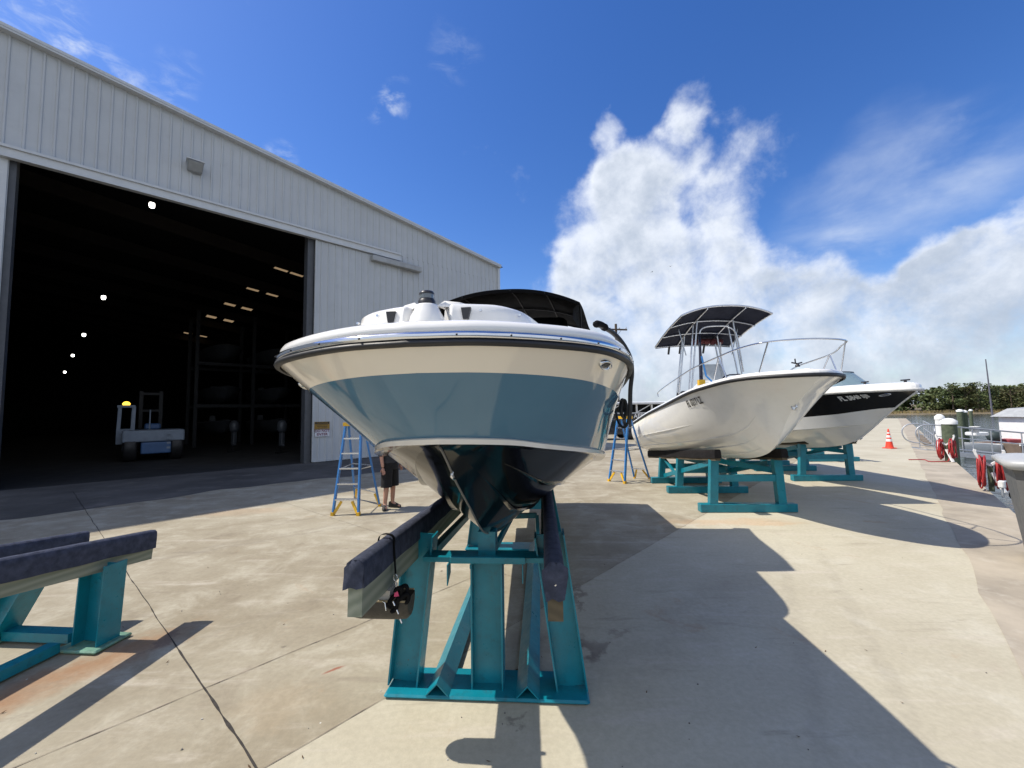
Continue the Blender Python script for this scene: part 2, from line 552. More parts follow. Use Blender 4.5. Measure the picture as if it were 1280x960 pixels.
random.seed(11)
g = MB()
for k in range(85):
    p = gd(random.uniform(-50, 1250), 640 + 320 * random.random() ** .7)
    if (p - DE0).dot(DN) > -.1: continue
    r_ = random.uniform(.003, .008)
    if k % 3:
        ring_ = [(p.x + r_ * random.uniform(.6, 1.2) * math.cos(q), p.y + r_ * random.uniform(.6, 1.2) * math.sin(q)) for q in [j * 2 * PI / 6 for j in range(6)]]
        g.quadgrid([[V((x_, y_, .001)) for x_, y_ in ring_], [V((p.x + (x_ - p.x) * .7, p.y + (y_ - p.y) * .7, r_ * .9)) for x_, y_ in ring_]], k % 2, False, True)
        g.poly([V((p.x + (x_ - p.x) * .7, p.y + (y_ - p.y) * .7, r_ * .9)) for x_, y_ in ring_], k % 2)
    else:
        an = random.uniform(0, PI); L_ = random.uniform(.008, .020)
        u_ = V((math.cos(an), math.sin(an), .1)) * L_; w_ = V((-math.sin(an), math.cos(an), .2)) * L_ * .35
        q = p + V((0, 0, .006))
        g.poly([q - u_, q + w_, q + u_ + V((0, 0, .006)), q - w_], 2)
tag(g.build('ground_debris', [mat('pebble_grey', (.16, .15, .135), .9), mat('pebble_pale', (.45, .43, .38), .9), mat('dry_leaf', (.10, .055, .025), .9)]), kind='stuff')

# ------------------------------------------------------------------ water, far bank
wm = bpy.data.materials.new('river_water'); wm.use_nodes = True
t = NT(wm.node_tree); b = t.n['Principled BSDF']
b.inputs['Base Color'].default_value = (0.035, 0.048, 0.055, 1)
b.inputs['Roughness'].default_value = 0.09
P = t.new('ShaderNodeTexCoord').outputs['Object']
bn = t.new('ShaderNodeBump'); bn.inputs['Strength'].default_value = 0.55; bn.inputs['Distance'].default_value = 0.12
t.l.new(t.math('ADD', t.noise(P, 1.4, 5), t.math('MULTIPLY', t.noise(P, 0.3, 3), 1.5)), bn.inputs['Height']); t.l.new(bn.outputs[0], b.inputs['Normal'])
WZ = -1.6
g = MB()
g.poly([(-900, -300, WZ), (1500, -300, WZ), (1500, 2200, WZ), (-900, 2200, WZ)])
tag(g.build('river_water', wm), kind='structure')

BANK_Y = 165.0
MARSH = mat('marsh_mud', (0.16, 0.125, 0.07), 0.95, var=0.35, scale=0.15)
rows = []
for i in range(121):
    x = -500 + i * 13.0
    y0 = BANK_Y + 6 * mnoise.noise(V((x * 0.02, 0, 0))) + max(0, (120 - x)) * 0.25
    rows.append([(x, y0, WZ - 0.3), (x, y0 + 5, WZ + 0.5), (x, y0 + 26, WZ + 0.9), (x, y0 + 120, 1.5), (x, y0 + 700, 5)])
g = MB().quadgrid(rows, 0, True)
tag(g.build('far_bank_terrain', MARSH), kind='structure')
# marsh grass: tufts of blades along the waterline
MGR = mat('marsh_grass', (0.20, 0.155, 0.065), 0.9, var=0.4, scale=0.3)
g = MB()
for i in range(5200):
    x = random.uniform(30, 420)
    yb = BANK_Y + 6 * mnoise.noise(V((x * 0.02, 0, 0))) + max(0, (120 - x)) * 0.25
    y = yb + 4 + 20 * random.random()
    h, w, a = random.uniform(0.7, 1.5), random.uniform(0.15, 0.5), random.uniform(0, PI)
    z = WZ + 0.4
    g.poly([(x - w * math.cos(a), y - w * math.sin(a), z), (x + w * math.cos(a), y + w * math.sin(a), z), (x + random.uniform(-.3, .3), y, z + h)])
tag(g.build('marsh_grass', MGR), kind='stuff')


def leaf_mat(name, c1, c2, c3):
    m = bpy.data.materials.new(name); m.use_nodes = True
    t = NT(m.node_tree); b = t.n['Principled BSDF']
    P = t.new('ShaderNodeTexCoord').outputs['Object']
    n = t.noise(P, 0.22, 4); n2 = t.noise(P, 1.1, 4)
    c = t.mix(t.ramp(n, 0.35, 0.65), c1, c2)
    c = t.mix(t.ramp(n2, 0.5, 0.7, 0, 0.7), c, c3)
    t.l.new(c, b.inputs['Base Color'])
    b.inputs['Roughness'].default_value = 0.7
    b.inputs['Specular IOR Level'].default_value = 0.25
    return m


LEAF = leaf_mat('woodland_leaves', (0.060, 0.086, 0.032), (0.098, 0.122, 0.044), (0.145, 0.138, 0.056))
LEAF2 = leaf_mat('olive_leaves', (0.055, 0.062, 0.022), (0.085, 0.085, 0.032), (0.12, 0.10, 0.04))
BARK = mat('tree_bark', (0.10, 0.075, 0.055), 0.95, var=0.3)


def clump(g, c, rx, ry, rz, n, size):
    for _ in range(n):
        d = V((random.gauss(0, 1), random.gauss(0, 1), random.gauss(0, 1))).normalized()
        k = random.uniform(0.55, 1.0)
        p = V(c) + V((d.x * rx, d.y * ry, d.z * rz)) * k
        u = V((random.gauss(0, 1), random.gauss(0, 1), random.gauss(0, 0.7))).normalized()
        w = u.cross(V((random.gauss(0, 1), random.gauss(0, 1), random.gauss(0, 1)))).normalized()
        s = size * random.uniform(0.6, 1.4)
        g.poly([p - u * s, p + w * s * 0.6, p + u * s, p - w * s * 0.6])


g = MB()
x = 172.0
while x < 470:
    by = BANK_Y + 30 + max(0, (120 - x)) * 0.25 + random.uniform(0, 22)
    hh = 10.4 + 3.2 * mnoise.noise(V((x * 0.017, 1.7, 0))) + random.uniform(-1.5, 1.8)
    if x > 205: hh -= 0.8
    for k in range(7):
        c = (x + random.uniform(-3.5, 3.5), by + random.uniform(-5, 5), 0.2 + hh * (k + random.random()) / 8)
        clump(g, c, random.uniform(2.4, 4.0), random.uniform(2, 3.5), random.uniform(1.3, 2.2), 60, 0.8)
    clump(g, (x, by, hh * 0.86), random.uniform(1.6, 3.2), 2.6, random.uniform(1.0, 1.8), 60, 0.65)
    x += random.uniform(2.2, 4.2)
tag(g.build('far_woodland', LEAF), kind='stuff')


def far_tree(px, py_top, Y, w, label, flat=False, m=LEAF):
    top = at(px, py_top, Y)
    o = empty('tree', (top.x, Y, 0.4), 0, label, 'tree', 'trees rising above the far woodland')
    h = top.z - 0.4
    tr = MB()
    tr.tube([(0, 0, 0), (0.15, 0, h * 0.4), (-0.1, 0, h * 0.8)], [0.32, 0.24, 0.1])
    for k in range(5):
        a = k * 1.3
        tr.tube([(0, 0, h * 0.55), (math.cos(a) * w * 0.6, math.sin(a) * w * 0.6, h * 0.86)], [0.12, 0.04], n=5)
    tr.build('trunk', BARK, o)
    cr = MB()
    for k in range(26):
        a = random.uniform(0, 2 * PI); rr = w * math.sqrt(random.random()) * 0.85
        z = h * (random.uniform(0.8, 0.95) if flat else random.uniform(0.12, 0.92))
        clump(cr, (rr * math.cos(a), rr * math.sin(a), z), w * 0.33, w * 0.33, w * (0.14 if flat else 0.26), 60, 0.45)
    cr.build('crown', m, o)


far_tree(1189, 477, 178, 5.5, 'dark round tree rising highest in the woodland just right of the black-banded bow')
far_tree(1221, 479, 182, 6.0, 'broad dark tree in the woodland left of the leaning mast')
far_tree(1262, 481.5, 190, 9.0, 'wide low olive tree crown behind the white barge cabin', False, LEAF2)
far_tree(1205, 483, 176, 4.0, 'small rounded tree between the highest tree and the broad dark tree', False, LEAF2)

# bare mast beyond the river bank
p0, p1 = at(1240, 512, 120), at(1232, 449, 120)
o = empty('mast', (p0.x, 120, WZ), 0, 'tall thin grey mast leaning left in front of the far woodland', 'mast')
g = MB().tube([(0, 0, 0), (p1.x - p0.x, 0, p1.z - WZ)], [0.22, 0.12], n=8)
g.build('pole', mat('mast_grey', (0.13, 0.125, 0.15), 0.6), o)
MB().tube([(-0.4, 0, 4), (0.5, 0, 4.02)], 0.06).build('spreader', MATS['mast_grey'], o)

# ------------------------------------------------------------------ metal shed
def wall_pt(px, py):
    d = ray(px, py); o = V((0, 0, CAM_Z))
    return o + d * ((WB - o).dot(WN) / d.dot(WN))


def W(a, out, z): return WB + WD * a + WN * out + V((0, 0, z))   # a: along the wall from the door's right edge


def wall_a(px, py): return (wall_pt(px, py) - WB).dot(WD)


A_L = wall_a(5, 300)
ZH = 9.65                      # underside of the header
A_R = wall_a(622.5, 400)
Z0, Z1 = wall_pt(0, 36).z, wall_pt(623, 334).z
a0 = wall_a(0, 36)
SL = (Z1 - Z0) / (A_R - a0)
A_PK, A_END = -19.0, -48.0
def roof_z(a): return Z1 + SL * (a - A_R) if a > A_PK else Z1 + SL * (A_PK - A_R) - SL * (a - A_PK)


SIDING = mat('pale_grey_siding', (0.50, 0.515, 0.52), 0.42, var=0.05, scale=0.8, dirt=(0.40, 0.41, 0.41), dirt_amt=0.3)
t = NT(SIDING.node_tree)
bs = t.n['Principled BSDF']
src = bs.inputs['Base Color'].links[0].from_socket
Pw = t.new('ShaderNodeTexCoord').outputs['Object']
sx = t.new('ShaderNodeSeparateXYZ'); t.l.new(Pw, sx.inputs[0])
wn = t.new('ShaderNodeTexWhiteNoise', noise_dimensions='1D')
t.l.new(t.math('FLOOR', t.math('DIVIDE', sx.outputs[0], .915)), wn.inputs['W'])
c = t.mix(t.ramp(wn.outputs['Value'], 0, 1, 0, .16), src, (.40, .415, .42))
mp = t.new('ShaderNodeMapping'); mp.inputs['Scale'].default_value = (5.5, 5.5, .16); t.l.new(Pw, mp.inputs[0])
c = t.mix(t.ramp(t.noise(mp.outputs[0], 1.6, 7, .65), .52, .78, 0, .42), c, (.33, .325, .31))
c = t.mix(t.ramp(t.noise(mp.outputs[0], 3.1, 5, .6), .66, .8, 0, .4), c, (.34, .29, .24))
t.l.new(c, bs.inputs['Base Color'])
TRIM = mat('pale_grey_trim', (0.56, 0.575, 0.58), 0.4, var=0.05)
shed = empty('metal_shed', WB, math.atan2(WD.y, WD.x), 'huge pale grey ribbed metal boat shed with a wide open doorway', 'building')
# local shed frame: x along the wall, -y outwards, z up


def ribbed(g, a0_, a1_, zlo, zhi, out=0.0, pitch=0.305, m=0):
    """ribbed sheet from a0 to a1, standing on zlo, its top following zhi(a)"""
    xs = []
    n = int((a1_ - a0_) / pitch)
    pts = []
    for i in range(n + 1):
        x = a0_ + i * pitch
        for dx, dy in ((0, 0), (0.205, 0), (0.225, 0.034), (0.265, 0.034), (0.285, 0)):
            if x + dx <= a1_: pts.append((x + dx, out + dy))
    pts.append((a1_, out))
    lo, hi = [], []
    for x, d in pts:
        lo.append((x, -d, zlo)); hi.append((x, -d, zhi(x) if callable(zhi) else zhi))
    b = len(g.v)
    g.quadgrid([lo, hi], m, False)


g = MB()
ribbed(g, A_L, A_R, ZH + 0.34, lambda a: roof_z(a) - 0.02)
ribbed(g, A_END, A_L, 0, lambda a: roof_z(a) - 0.02)
ribbed(g, 0.02, A_R, 0, ZH + 0.34)
g.build('front_wall', SIDING, shed)
g = MB()
D = 62.0
side = lambda a: g.poly([(a, 0, 0), (a, D, 0), (a, D, roof_z(a)), (a, 0, roof_z(a))])
side(A_R); side(A_END)
g.poly([(A_END, D, 0), (A_R, D, 0), (A_R, D, roof_z(A_R)), (A_PK, D, roof_z(A_PK)), (A_END, D, roof_z(A_END))])
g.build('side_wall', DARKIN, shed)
# roof with translucent sheets left in it
SKYL = [(12.4, 1.85, 2.85), (19.2, 1.5, 2.9), (26.2, 1.05, 2.4), (33.5, .6, 2.1), (37.2, .4, 1.9), (46.3, -.1, 1.4), (49.0, -.3, 1.2)]
SHEETS = []
g = MB()
ycuts = [-0.25]
for y, a, a2 in SKYL:
    ycuts += [y - .55, y + .55]
ycuts.append(D)
for j in range(len(ycuts) - 1):
    c, d = ycuts[j], ycuts[j + 1]
    holes = []
    if j % 2 == 1:
        y, a, a2 = SKYL[j // 2]
        holes = [(a - .42, a + .42), (a2 - .42, a2 + .42)]
        SHEETS += [(h0_, h1_, c, d) for h0_, h1_ in holes]
    cuts = sorted({A_END - 0.3, A_PK, A_R + 0.25, *[v for p in holes for v in p]})
    for A, B_ in zip(cuts, cuts[1:]):
        if (A, B_) in holes: continue
        g.poly([(A, c, roof_z(A)), (B_, c, roof_z(B_)), (B_, d, roof_z(B_)), (A, d, roof_z(A))])
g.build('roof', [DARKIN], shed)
tm = bpy.data.materials.new('amber_rooflight'); tm.use_nodes = True
t = NT(tm.node_tree); t.n.remove(t.n['Principled BSDF'])
tr = t.new('ShaderNodeBsdfTranslucent')
P = t.new('ShaderNodeTexCoord').outputs['Object']
t.l.new(t.mix(t.noise(P, 1.5, 4), (0.13, 0.085, 0.040), (0.22, 0.155, 0.085)), tr.inputs[0])
t.l.new(tr.outputs[0], t.n['Material Output'].inputs[0])
for A, B_, c, d in SHEETS:
    MB().poly([(A, c, roof_z(A)), (B_, c, roof_z(B_)), (B_, d, roof_z(B_)), (A, d, roof_z(A))]).build('rooflight', tm, shed)
# roof edge trim and corner trim
g = MB()
g.beam((A_PK, -0.12, roof_z(A_PK) + 0.02), (A_R + 0.12, -0.12, roof_z(A_R + 0.12) + 0.02), 0.24, 0.17)
g.beam((A_R + 0.03, -0.03, 0), (A_R + 0.03, -0.03, roof_z(A_R) - 0.1), 0.16, 0.16)
g.build('edge_trim', TRIM, shed)
# header with its door track
g = MB()
g.box(A_L - 0.2, 4.0, -0.20, -0.04, ZH, ZH + 0.36)
g.box(A_L - 0.2, 4.0, -0.26, -0.20, ZH + 0.28, ZH + 0.36)
g.box(A_L - 0.2, 4.0, -0.24, -0.20, ZH, ZH + 0.05)
g.build('door_header', TRIM, shed)
ar0, ar1 = wall_a(462, 322), wall_a(523, 342)
g = MB()
zz = wall_pt(490, 331).z
g.box(ar0, ar1, -0.38, -0.045, zz - 0.13, zz + 0.13, 0, 0.02)
g.build('door_track', mat('track_grey', (0.36, 0.365, 0.36), 0.5), shed)
# sliding door leaf, pushed right
a_door = wall_a(497, 400)
g = MB()
ribbed(g, 0.0, a_door, 0.06, ZH - 0.02, 0.10, 0.305)
g.box(-0.02, 0.05, -0.145, -0.04, 0.05, ZH - 0.02)
g.box(a_door - 0.03, a_door + 0.03, -0.145, -0.04, 0.05, ZH - 0.02)
g.box(0.05, a_door - 0.03, -0.12, -0.05, 0.03, 0.11)
door = g.build('sliding_door', SIDING, shed)
# door jambs (dark steel columns just inside) and frames
for a in (-0.28, A_L - 0.12):
    MB().box(a, a + 0.26, 0.05, 0.5, 0, ZH + 0.3).build('door_jamb', mat('jamb_steel', (0.075, 0.08, 0.09), 0.5), shed)
g = MB()
g.box(A_L - 0.35, A_L - 0.02, -0.06, 0.04, 0, ZH)
g.build('jamb_trim', TRIM, shed)
# rafters and purlins seen from below
g = MB()
for y in [4 + 6.2 * i for i in range(9)]:
    for A, B_ in ((A_PK, A_R), (A_END, A_PK)):
        g.beam((A, y, roof_z(A) - 0.45), (B_, y, roof_z(B_) - 0.45), 0.2, 0.7)
    g.box(A_R - 0.5, A_R - 0.1, y - 0.1, y + 0.1, 0, roof_z(A_R) - 0.5)
g.build('rafters', mat('rafter_rust', (0.03, 0.022, 0.018), 0.7), shed)
# shed floor
g = MB().poly([tuple(W(A_END, -0.05, 0.004)), tuple(W(A_R, -0.05, 0.004)), tuple(W(A_R, -D, 0.004)), tuple(W(A_END, -D, 0.004))])
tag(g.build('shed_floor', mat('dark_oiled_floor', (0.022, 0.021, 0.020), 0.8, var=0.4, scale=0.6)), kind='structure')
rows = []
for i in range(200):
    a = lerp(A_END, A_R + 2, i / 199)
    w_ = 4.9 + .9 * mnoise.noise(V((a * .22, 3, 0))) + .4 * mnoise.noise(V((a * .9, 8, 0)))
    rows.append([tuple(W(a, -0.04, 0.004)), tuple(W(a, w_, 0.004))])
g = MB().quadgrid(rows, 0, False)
tag(g.build('doorway_shade_strip', mat('shade_strip_dark', (0.078, 0.072, 0.065), 0.9, var=0.35, scale=0.6, bump=0.3, bscale=50, dirt=(.2, .18, .155), dirt_amt=.5)), kind='structure')  # dark strip painted on the ground to deepen the shed's shade

# flood light on the wall
p = W(wall_a(243, 211), 0, wall_pt(243, 211).z)
fl = empty('flood_light', p, math.atan2(WD.y, WD.x), 'small grey box flood light fixed high on the shed wall above the doorway', 'light')
g = MB()
g.hexa([(-.22, -.16, -.16), (.22, -.16, -.16), (.22, -.03, -.16), (-.22, -.03, -.16), (-.24, -.42, .10), (.24, -.42, .10), (.24, -.03, .16), (-.24, -.03, .16)])
g.build('housing', mat('light_housing', (0.30, 0.31, 0.31), 0.5), fl, 0.015)
g = MB().hexa([(-.19, -.20, -.17), (.19, -.20, -.17), (.19, -.05, -.175), (-.19, -.05, -.175), (-.21, -.445, .07), (.21, -.445, .07), (.21, -.43, .085), (-.21, -.43, .085)])
g.build('lens', mat('light_lens', (0.36, 0.37, 0.37), 0.15), fl)
MB().box(-.26, .26, -.36, -.03, .165, .20).build('hood', mat('light_hood', (0.6, 0.6, 0.58), 0.4), fl)
MB().box(-.1, .1, -.03, .0, -.2, .2).build('bracket', GALV, fl)

# signs on the door leaf
SGNW, SGNH = 0.62, 0.36
pc = W(wall_a(401, 532), 0.155, wall_pt(401, 532).z)
rzw = math.atan2(WD.y, WD.x)
sg = empty('warning_sign', pc, rzw, 'faded amber rectangular notice on the shed door, above the white notice', 'sign')
MB().box(-.31, .31, -.012, 0, -.17, .17).build('board', mat('sign_amber', (0.32, 0.18, 0.025), 0.6, var=0.2, scale=6), sg)
SB = mat('sign_black', (0.02, 0.018, 0.016), 0.6)
MB().box(-.29, .29, -.0145, -.012, .07, .155).build('heading_bar', SB, sg)
put_text('CAUTION', 0.10, lambda x, y: (x, -.017, y + .11), mat('sign_amber_ink', (0.32, 0.18, 0.025), 0.6), sg)
for k in range(3):
    MB().box(-.24 + .03 * k, .24 - .02 * k, -.0145, -.012, .02 - .065 * k, .042 - .065 * k).build('faded_line', SB, sg)
pc = W(wall_a(401, 539.8), 0.155, wall_pt(401, 539.8).z - 0.03)
sg = empty('entry_sign', pc, rzw, 'white notice with dark red letters reading do not enter on the shed door', 'sign')
MB().box(-.30, .30, -.012, 0, -.16, .16).build('board', mat('sign_white', (0.62, 0.62, 0.64), 0.5), sg)
SR = mat('sign_red_ink', (0.16, 0.02, 0.045), 0.6)
put_text('DO NOT', 0.15, lambda x, y: (x, -.015, y + .072), SR, sg, bold=0.004)
put_text('ENTER', 0.15, lambda x, y: (x, -.015, y - .072), SR, sg, bold=0.004)

# high-bay lamps in the roof, in a row going into the shed
LAMP = emit('lamp_glow', (1.0, 0.97, 0.9), 7.0)
def shed_pt(px, py, y):
    """point on the plane y metres inside the wall"""
    d = ray(px, py); o = V((0, 0, CAM_Z))
    return o + d * ((WB - WN * y - o).dot(WN) / d.dot(WN))


lamp_spots = [((190, 254), 6.0, 'nearest and largest of the bright lamps hanging in the dark shed'),
              ((129.5, 370), 17.0, 'bright lamp in the dark shed, second from the door'),
              ((105, 417), 27.0, 'bright lamp in the dark shed, third from the door'),
              ((91, 443), 38.0, 'small bright lamp deep in the dark shed, fourth from the door'),
              ((81, 464), 50.0, 'faintest lamp, deepest in the dark shed')]
hb = None
for k, ((px, py), yd, lab) in enumerate(lamp_spots):
    p = shed_pt(px, py, yd)
    if hb is None:
        hb = empty('high_bay_lamp', p, rzw)
        MB().lathe([(0.0, 0.34), (0.07, 0.33), (0.08, 0.16), (0.11, 0.0), (0.105, 0.0)], n=16).build('shade', STEELD, hb)
        MB().lathe([(0.10, 0.01), (0.105, -0.14), (0.08, -0.21), (0.0, -0.23)], n=16).build('bulb', LAMP, hb)
        MB().tube([(0, 0, 0.33), (0, 0, 1.6)], 0.015).build('hanger', STEELD, hb)
        o = hb
    else:
        o = copy_tree(hb); o.location = p
    tag(o, lab, 'lamp', 'lamps in the shed roof')

# ------------------------------------------------------------------ hull builder
class Hull:
    """levels are control curves (half width, metres aft, height)"""
    def __init__(s, rail, chine, keel, k=7):
        s.R, s.C, s.K = spline(rail, k), spline(chine, k), spline(keel, k)
        s.n = len(s.R)

    def row(s, f):
        """rail (0) to chine (1)"""
        return [lerp(a, b, f) for a, b in zip(s.R, s.C)]

    def brow(s, f, src):
        return [lerp(a, b, f) for a, b in zip(src, s.K)]

    def offset(s, row, d, dz=0):
        out = []
        N = len(row)
        for i, p in enumerate(row):
            a, b = row[max(i - 1, 0)], row[min(i + 1, N - 1)]
            if i == 0: n2 = V((0, -1))
            else:
                tx, ty = b.x - a.x, b.y - a.y
                l = math.hypot(tx, ty) or 1
                n2 = V((ty / l, -tx / l))
            x = p.x + n2.x * d
            out.append(V((max(x, 0) if i else 0, p.y + n2.y * d, p.z + dz)))
        return out

    @staticmethod
    def both(row):
        return [(-p.x, p.y, p.z) for p in reversed(row[1:])] + [tuple(p) for p in row]

    def strip(s, g, rows, m=0, smooth=True, split=False):
        if rows[0][0].x < .02 and not split:
            g.quadgrid([s.both(r) for r in rows], m, smooth)
        else:
            g.quadgrid(rows, m, smooth)
            g.quadgrid([[V((-p.x, p.y, p.z)) for p in r] for r in rows], m, smooth)

    def surf(s, j, f): return lerp(s.R[j], s.C[j], f)

    def side_pt(s, i, f, sign, out=0.0):
        """point and normal on the topside: i station (float), f rail to chine"""
        i = max(0, min(s.n - 1.001, i)); j = int(i); u = i - j
        P = s.surf
        p = lerp(P(j, f), P(j + 1, f), u)
        tx = P(min(j + 1, s.n - 1), f) - P(j, f)
        ty = P(j, f - .04) - P(j, f + .04)
        n = tx.cross(ty).normalized()
        if n.x < 0: n = -n
        tx.normalize(); ty.normalize()
        p = p + n * out
        sg = V((sign, 1, 1))
        return V([p[q] * sg[q] for q in range(3)]), V([n[q] * sg[q] for q in range(3)]), V([tx[q] * sg[q] for q in range(3)]), V([ty[q] * sg[q] for q in range(3)])


def table(T, x):
    """smooth monotone interpolation in a list of (x, y)"""
    n = len(T)
    if x <= T[0][0]: return T[0][1]
    if x >= T[-1][0]: return T[-1][1]
    d = [(T[i + 1][1] - T[i][1]) / (T[i + 1][0] - T[i][0]) for i in range(n - 1)]
    def sl_(i):
        if i == 0: return d[0]
        if i == n - 1: return d[-1]
        return 0 if d[i - 1] * d[i] <= 0 else 2 * d[i - 1] * d[i] / (d[i - 1] + d[i])
    for i in range(n - 1):
        if x <= T[i + 1][0]:
            h = T[i + 1][0] - T[i][0]; q = (x - T[i][0]) / h
            a, b_ = T[i][1], T[i + 1][1]; m0, m1 = sl_(i) * h, sl_(i + 1) * h
            return (2 * q ** 3 - 3 * q * q + 1) * a + (q ** 3 - 2 * q * q + q) * m0 + (-2 * q ** 3 + 3 * q * q) * b_ + (q ** 3 - q * q) * m1


class SectionHull(Hull):
    """hull given by cross-sections at equal distances aft: rail, chine, keel tables"""
    def __init__(s, L, wr, zr, wc, zc_, zk, n=64):
        s.n = n + 1
        ts = [L * (i / n) ** 2.1 for i in range(n + 1)]
        s.R = [V((table(wr, q), q, table(zr, q))) for q in ts]
        s.K = [V((0, q, table(zk, q))) for q in ts]
        s.C = [V((max(table(wc, q), 0), q, max(table(zc_, q), table(zk, q)) if table(wc, q) > 0 else table(zk, q))) for q in ts]


class SoftHull(SectionHull):
    """the same with the chine rounded away: f runs rail 0, about the chine .55, keel 1"""
    def surf(s, j, f):
        r_, c_, k_ = s.R[j], s.C[j], s.K[j]
        mid_ = (r_ + k_) * .5
        h_ = min(1, c_.x / .6)
        c_ = lerp(mid_ + V((.04 * min(1, r_.x), 0, 0)), c_ + (c_ - mid_) * .62, h_ * h_ * (3 - 2 * h_))
        p = r_ * (1 - f) ** 2 + c_ * 2 * f * (1 - f) + k_ * f * f
        return V((max(p.x, 0), p.y, p.z))

    def srow(s, f): return [s.surf(j, f) for j in range(s.n)]


def locate(H, fr, px, py, sign, i_rng, roll=None):
    """station and height fraction on a hull side that show at a surveyed pixel"""
    best = None
    for ii in range(i_rng[0] * 4, i_rng[1] * 4):
        for ff in range(4, 60):
            p = H.side_pt(ii / 4, ff / 100, sign)[0]
            q = (roll or fr.m) @ p
            v = C3.transposed() @ (q - V((0, 0, CAM_Z)))
            e = (640 - F_PX * v.x / v.z - px) ** 2 + (480 + F_PX * v.y / v.z - py) ** 2
            if best is None or e < best[0]: best = (e, ii / 4, ff / 100)
    return best


def oval(g, c, n, tx, ty, rx, ry, m0, m1, m2):
    """recessed oval lamp on a surface"""
    def ring(a, b_, h): return [c + tx * a * math.cos(2 * PI * k / 24) + ty * b_ * math.sin(2 * PI * k / 24) + n * h for k in range(24)]
    g.quadgrid([ring(rx, ry, -0.004), ring(rx, ry, 0.010), ring(rx * .90, ry * .85, 0.015), ring(rx * .78, ry * .68, 0.010), ring(rx * .74, ry * .62, 0.003)], m0, True, True)
    g.poly(ring(rx * .74, ry * .62, 0.003), m1)
    for k in (-.3, 0, .3):
        g.tube([c + tx * rx * .6 + ty * ry * k + n * .006, c - tx * rx * .6 + ty * ry * k + n * .006], ry * .06, m2, 6)


# ------------------------------------------------------------------ boat 1: blue hull, bow to the camera
F1 = Frame(-0.3882, 1.5575, 0.12)
ROLL1 = 0.0099
M1 = Matrix.Translation(F1.o + V((0, 0, 1.5))) @ Matrix.Rotation(F1.a, 4, 'Z') @ Matrix.Rotation(-ROLL1, 4, 'Y') @ Matrix.Translation((0, 0, -1.5))
I1 = M1.inverted()
rail1 = [(0, 0, 2.312), (.266, .034, 2.311), (.536, .146, 2.305), (.748, .305, 2.297), (.872, .527, 2.286), (.944, .791, 2.273), (.992, 1.234, 2.246), (1.025, 1.873, 2.205), (1.047, 3.162, 2.10), (1.048, 5.319, 1.93), (1.02, 7.8, 1.75)]
chine1 = [(0, .38, 1.932), (.176, .43, 1.925), (.333, .55, 1.908), (.467, .74, 1.874), (.605, 1.02, 1.833), (.752, 1.37, 1.785), (.870, 1.82, 1.728), (.950, 2.42, 1.645), (.985, 3.52, 1.47), (.985, 5.32, 1.29), (.96, 7.7, 1.12)]
keelz1 = [(.38, 1.922), (.45, 1.88), (.69, 1.70), (.98, 1.51), (1.47, 1.21), (1.9, 1.09), (2.4, .99), (3.2, .905), (4.5, .83), (6.0, .76), (8.0, .66)]
H1 = Hull(rail1, chine1, [(0, c_[1] + .02, table(keelz1, c_[1] + .02)) for c_ in chine1])
H1.K = [V((0, c_.y + .015, table(keelz1, c_.y + .015) - .02)) for c_ in H1.C]
boat1 = empty('bowrider_boat', M1.translation, F1.a, 'glossy blue and cream motor boat with black bottom, bow facing, on the nearest teal stand', 'boat', None)
boat1.rotation_mode = 'QUATERNION'
boat1.rotation_quaternion = M1.to_quaternion()
g = MB()
fB = 0.268
H1.strip(g, [H1.row(0), H1.row(.1), H1.row(.2), H1.row(fB)], 0)
H1.strip(g, [H1.row(fB), H1.row(.55), H1.row(.8), H1.row(1)], 1)
D1 = H1.offset(H1.row(1), 0.012, -0.006)
D2 = H1.offset(H1.row(1), 0.010, -0.030)
H1.strip(g, [H1.row(1), D1], 0)
H1.strip(g, [D1, D2], 0)
E1 = [V((max(p.x - .085 * min(1, p.x / .3), 0), p.y + .02, p.z - .006)) for p in D2]
H1.strip(g, [D2, E1], 2, True, True)
hull1 = g.build('hull', [CREAM, BLUE, BLACKG], boat1)
g = MB()
prev = E1
for f0, f1 in ((0, .36), (.36, .68)):
    tgt = [lerp(p, q, f1) for p, q in zip(E1, H1.K)]
    H1.strip(g, [prev, [lerp(p, q, .5) for p, q in zip(prev, tgt)], tgt], 0, True, True)
    kk = [min(1, max(0, (p.y - .75) / .7)) for p in tgt]
    lip = [p + V((.010 * q if p.x > .02 else 0, 0, -.018 * q)) for p, q in zip(tgt, kk)]
    inn = [V((max(p.x - .035 * q, 0), p.y, p.z - .020 * q)) for p, q in zip(tgt, kk)]
    H1.strip(g, [tgt, lip], 0, False, True); H1.strip(g, [lip, inn], 0, False, True)
    prev = inn
H1.strip(g, [prev, [lerp(p, q, .5) for p, q in zip(prev, H1.K)], H1.K], 0, True, True)
g.build('hull_bottom', BLACKG, boat1)
g = MB().tube([V((0, p.y - .004, p.z - .002)) for p in H1.K[2:-2]], .0065, 0, 6)
g.build('keel_guard', mat('worn_keel_strip', (.16, .155, .14), .35), boat1)
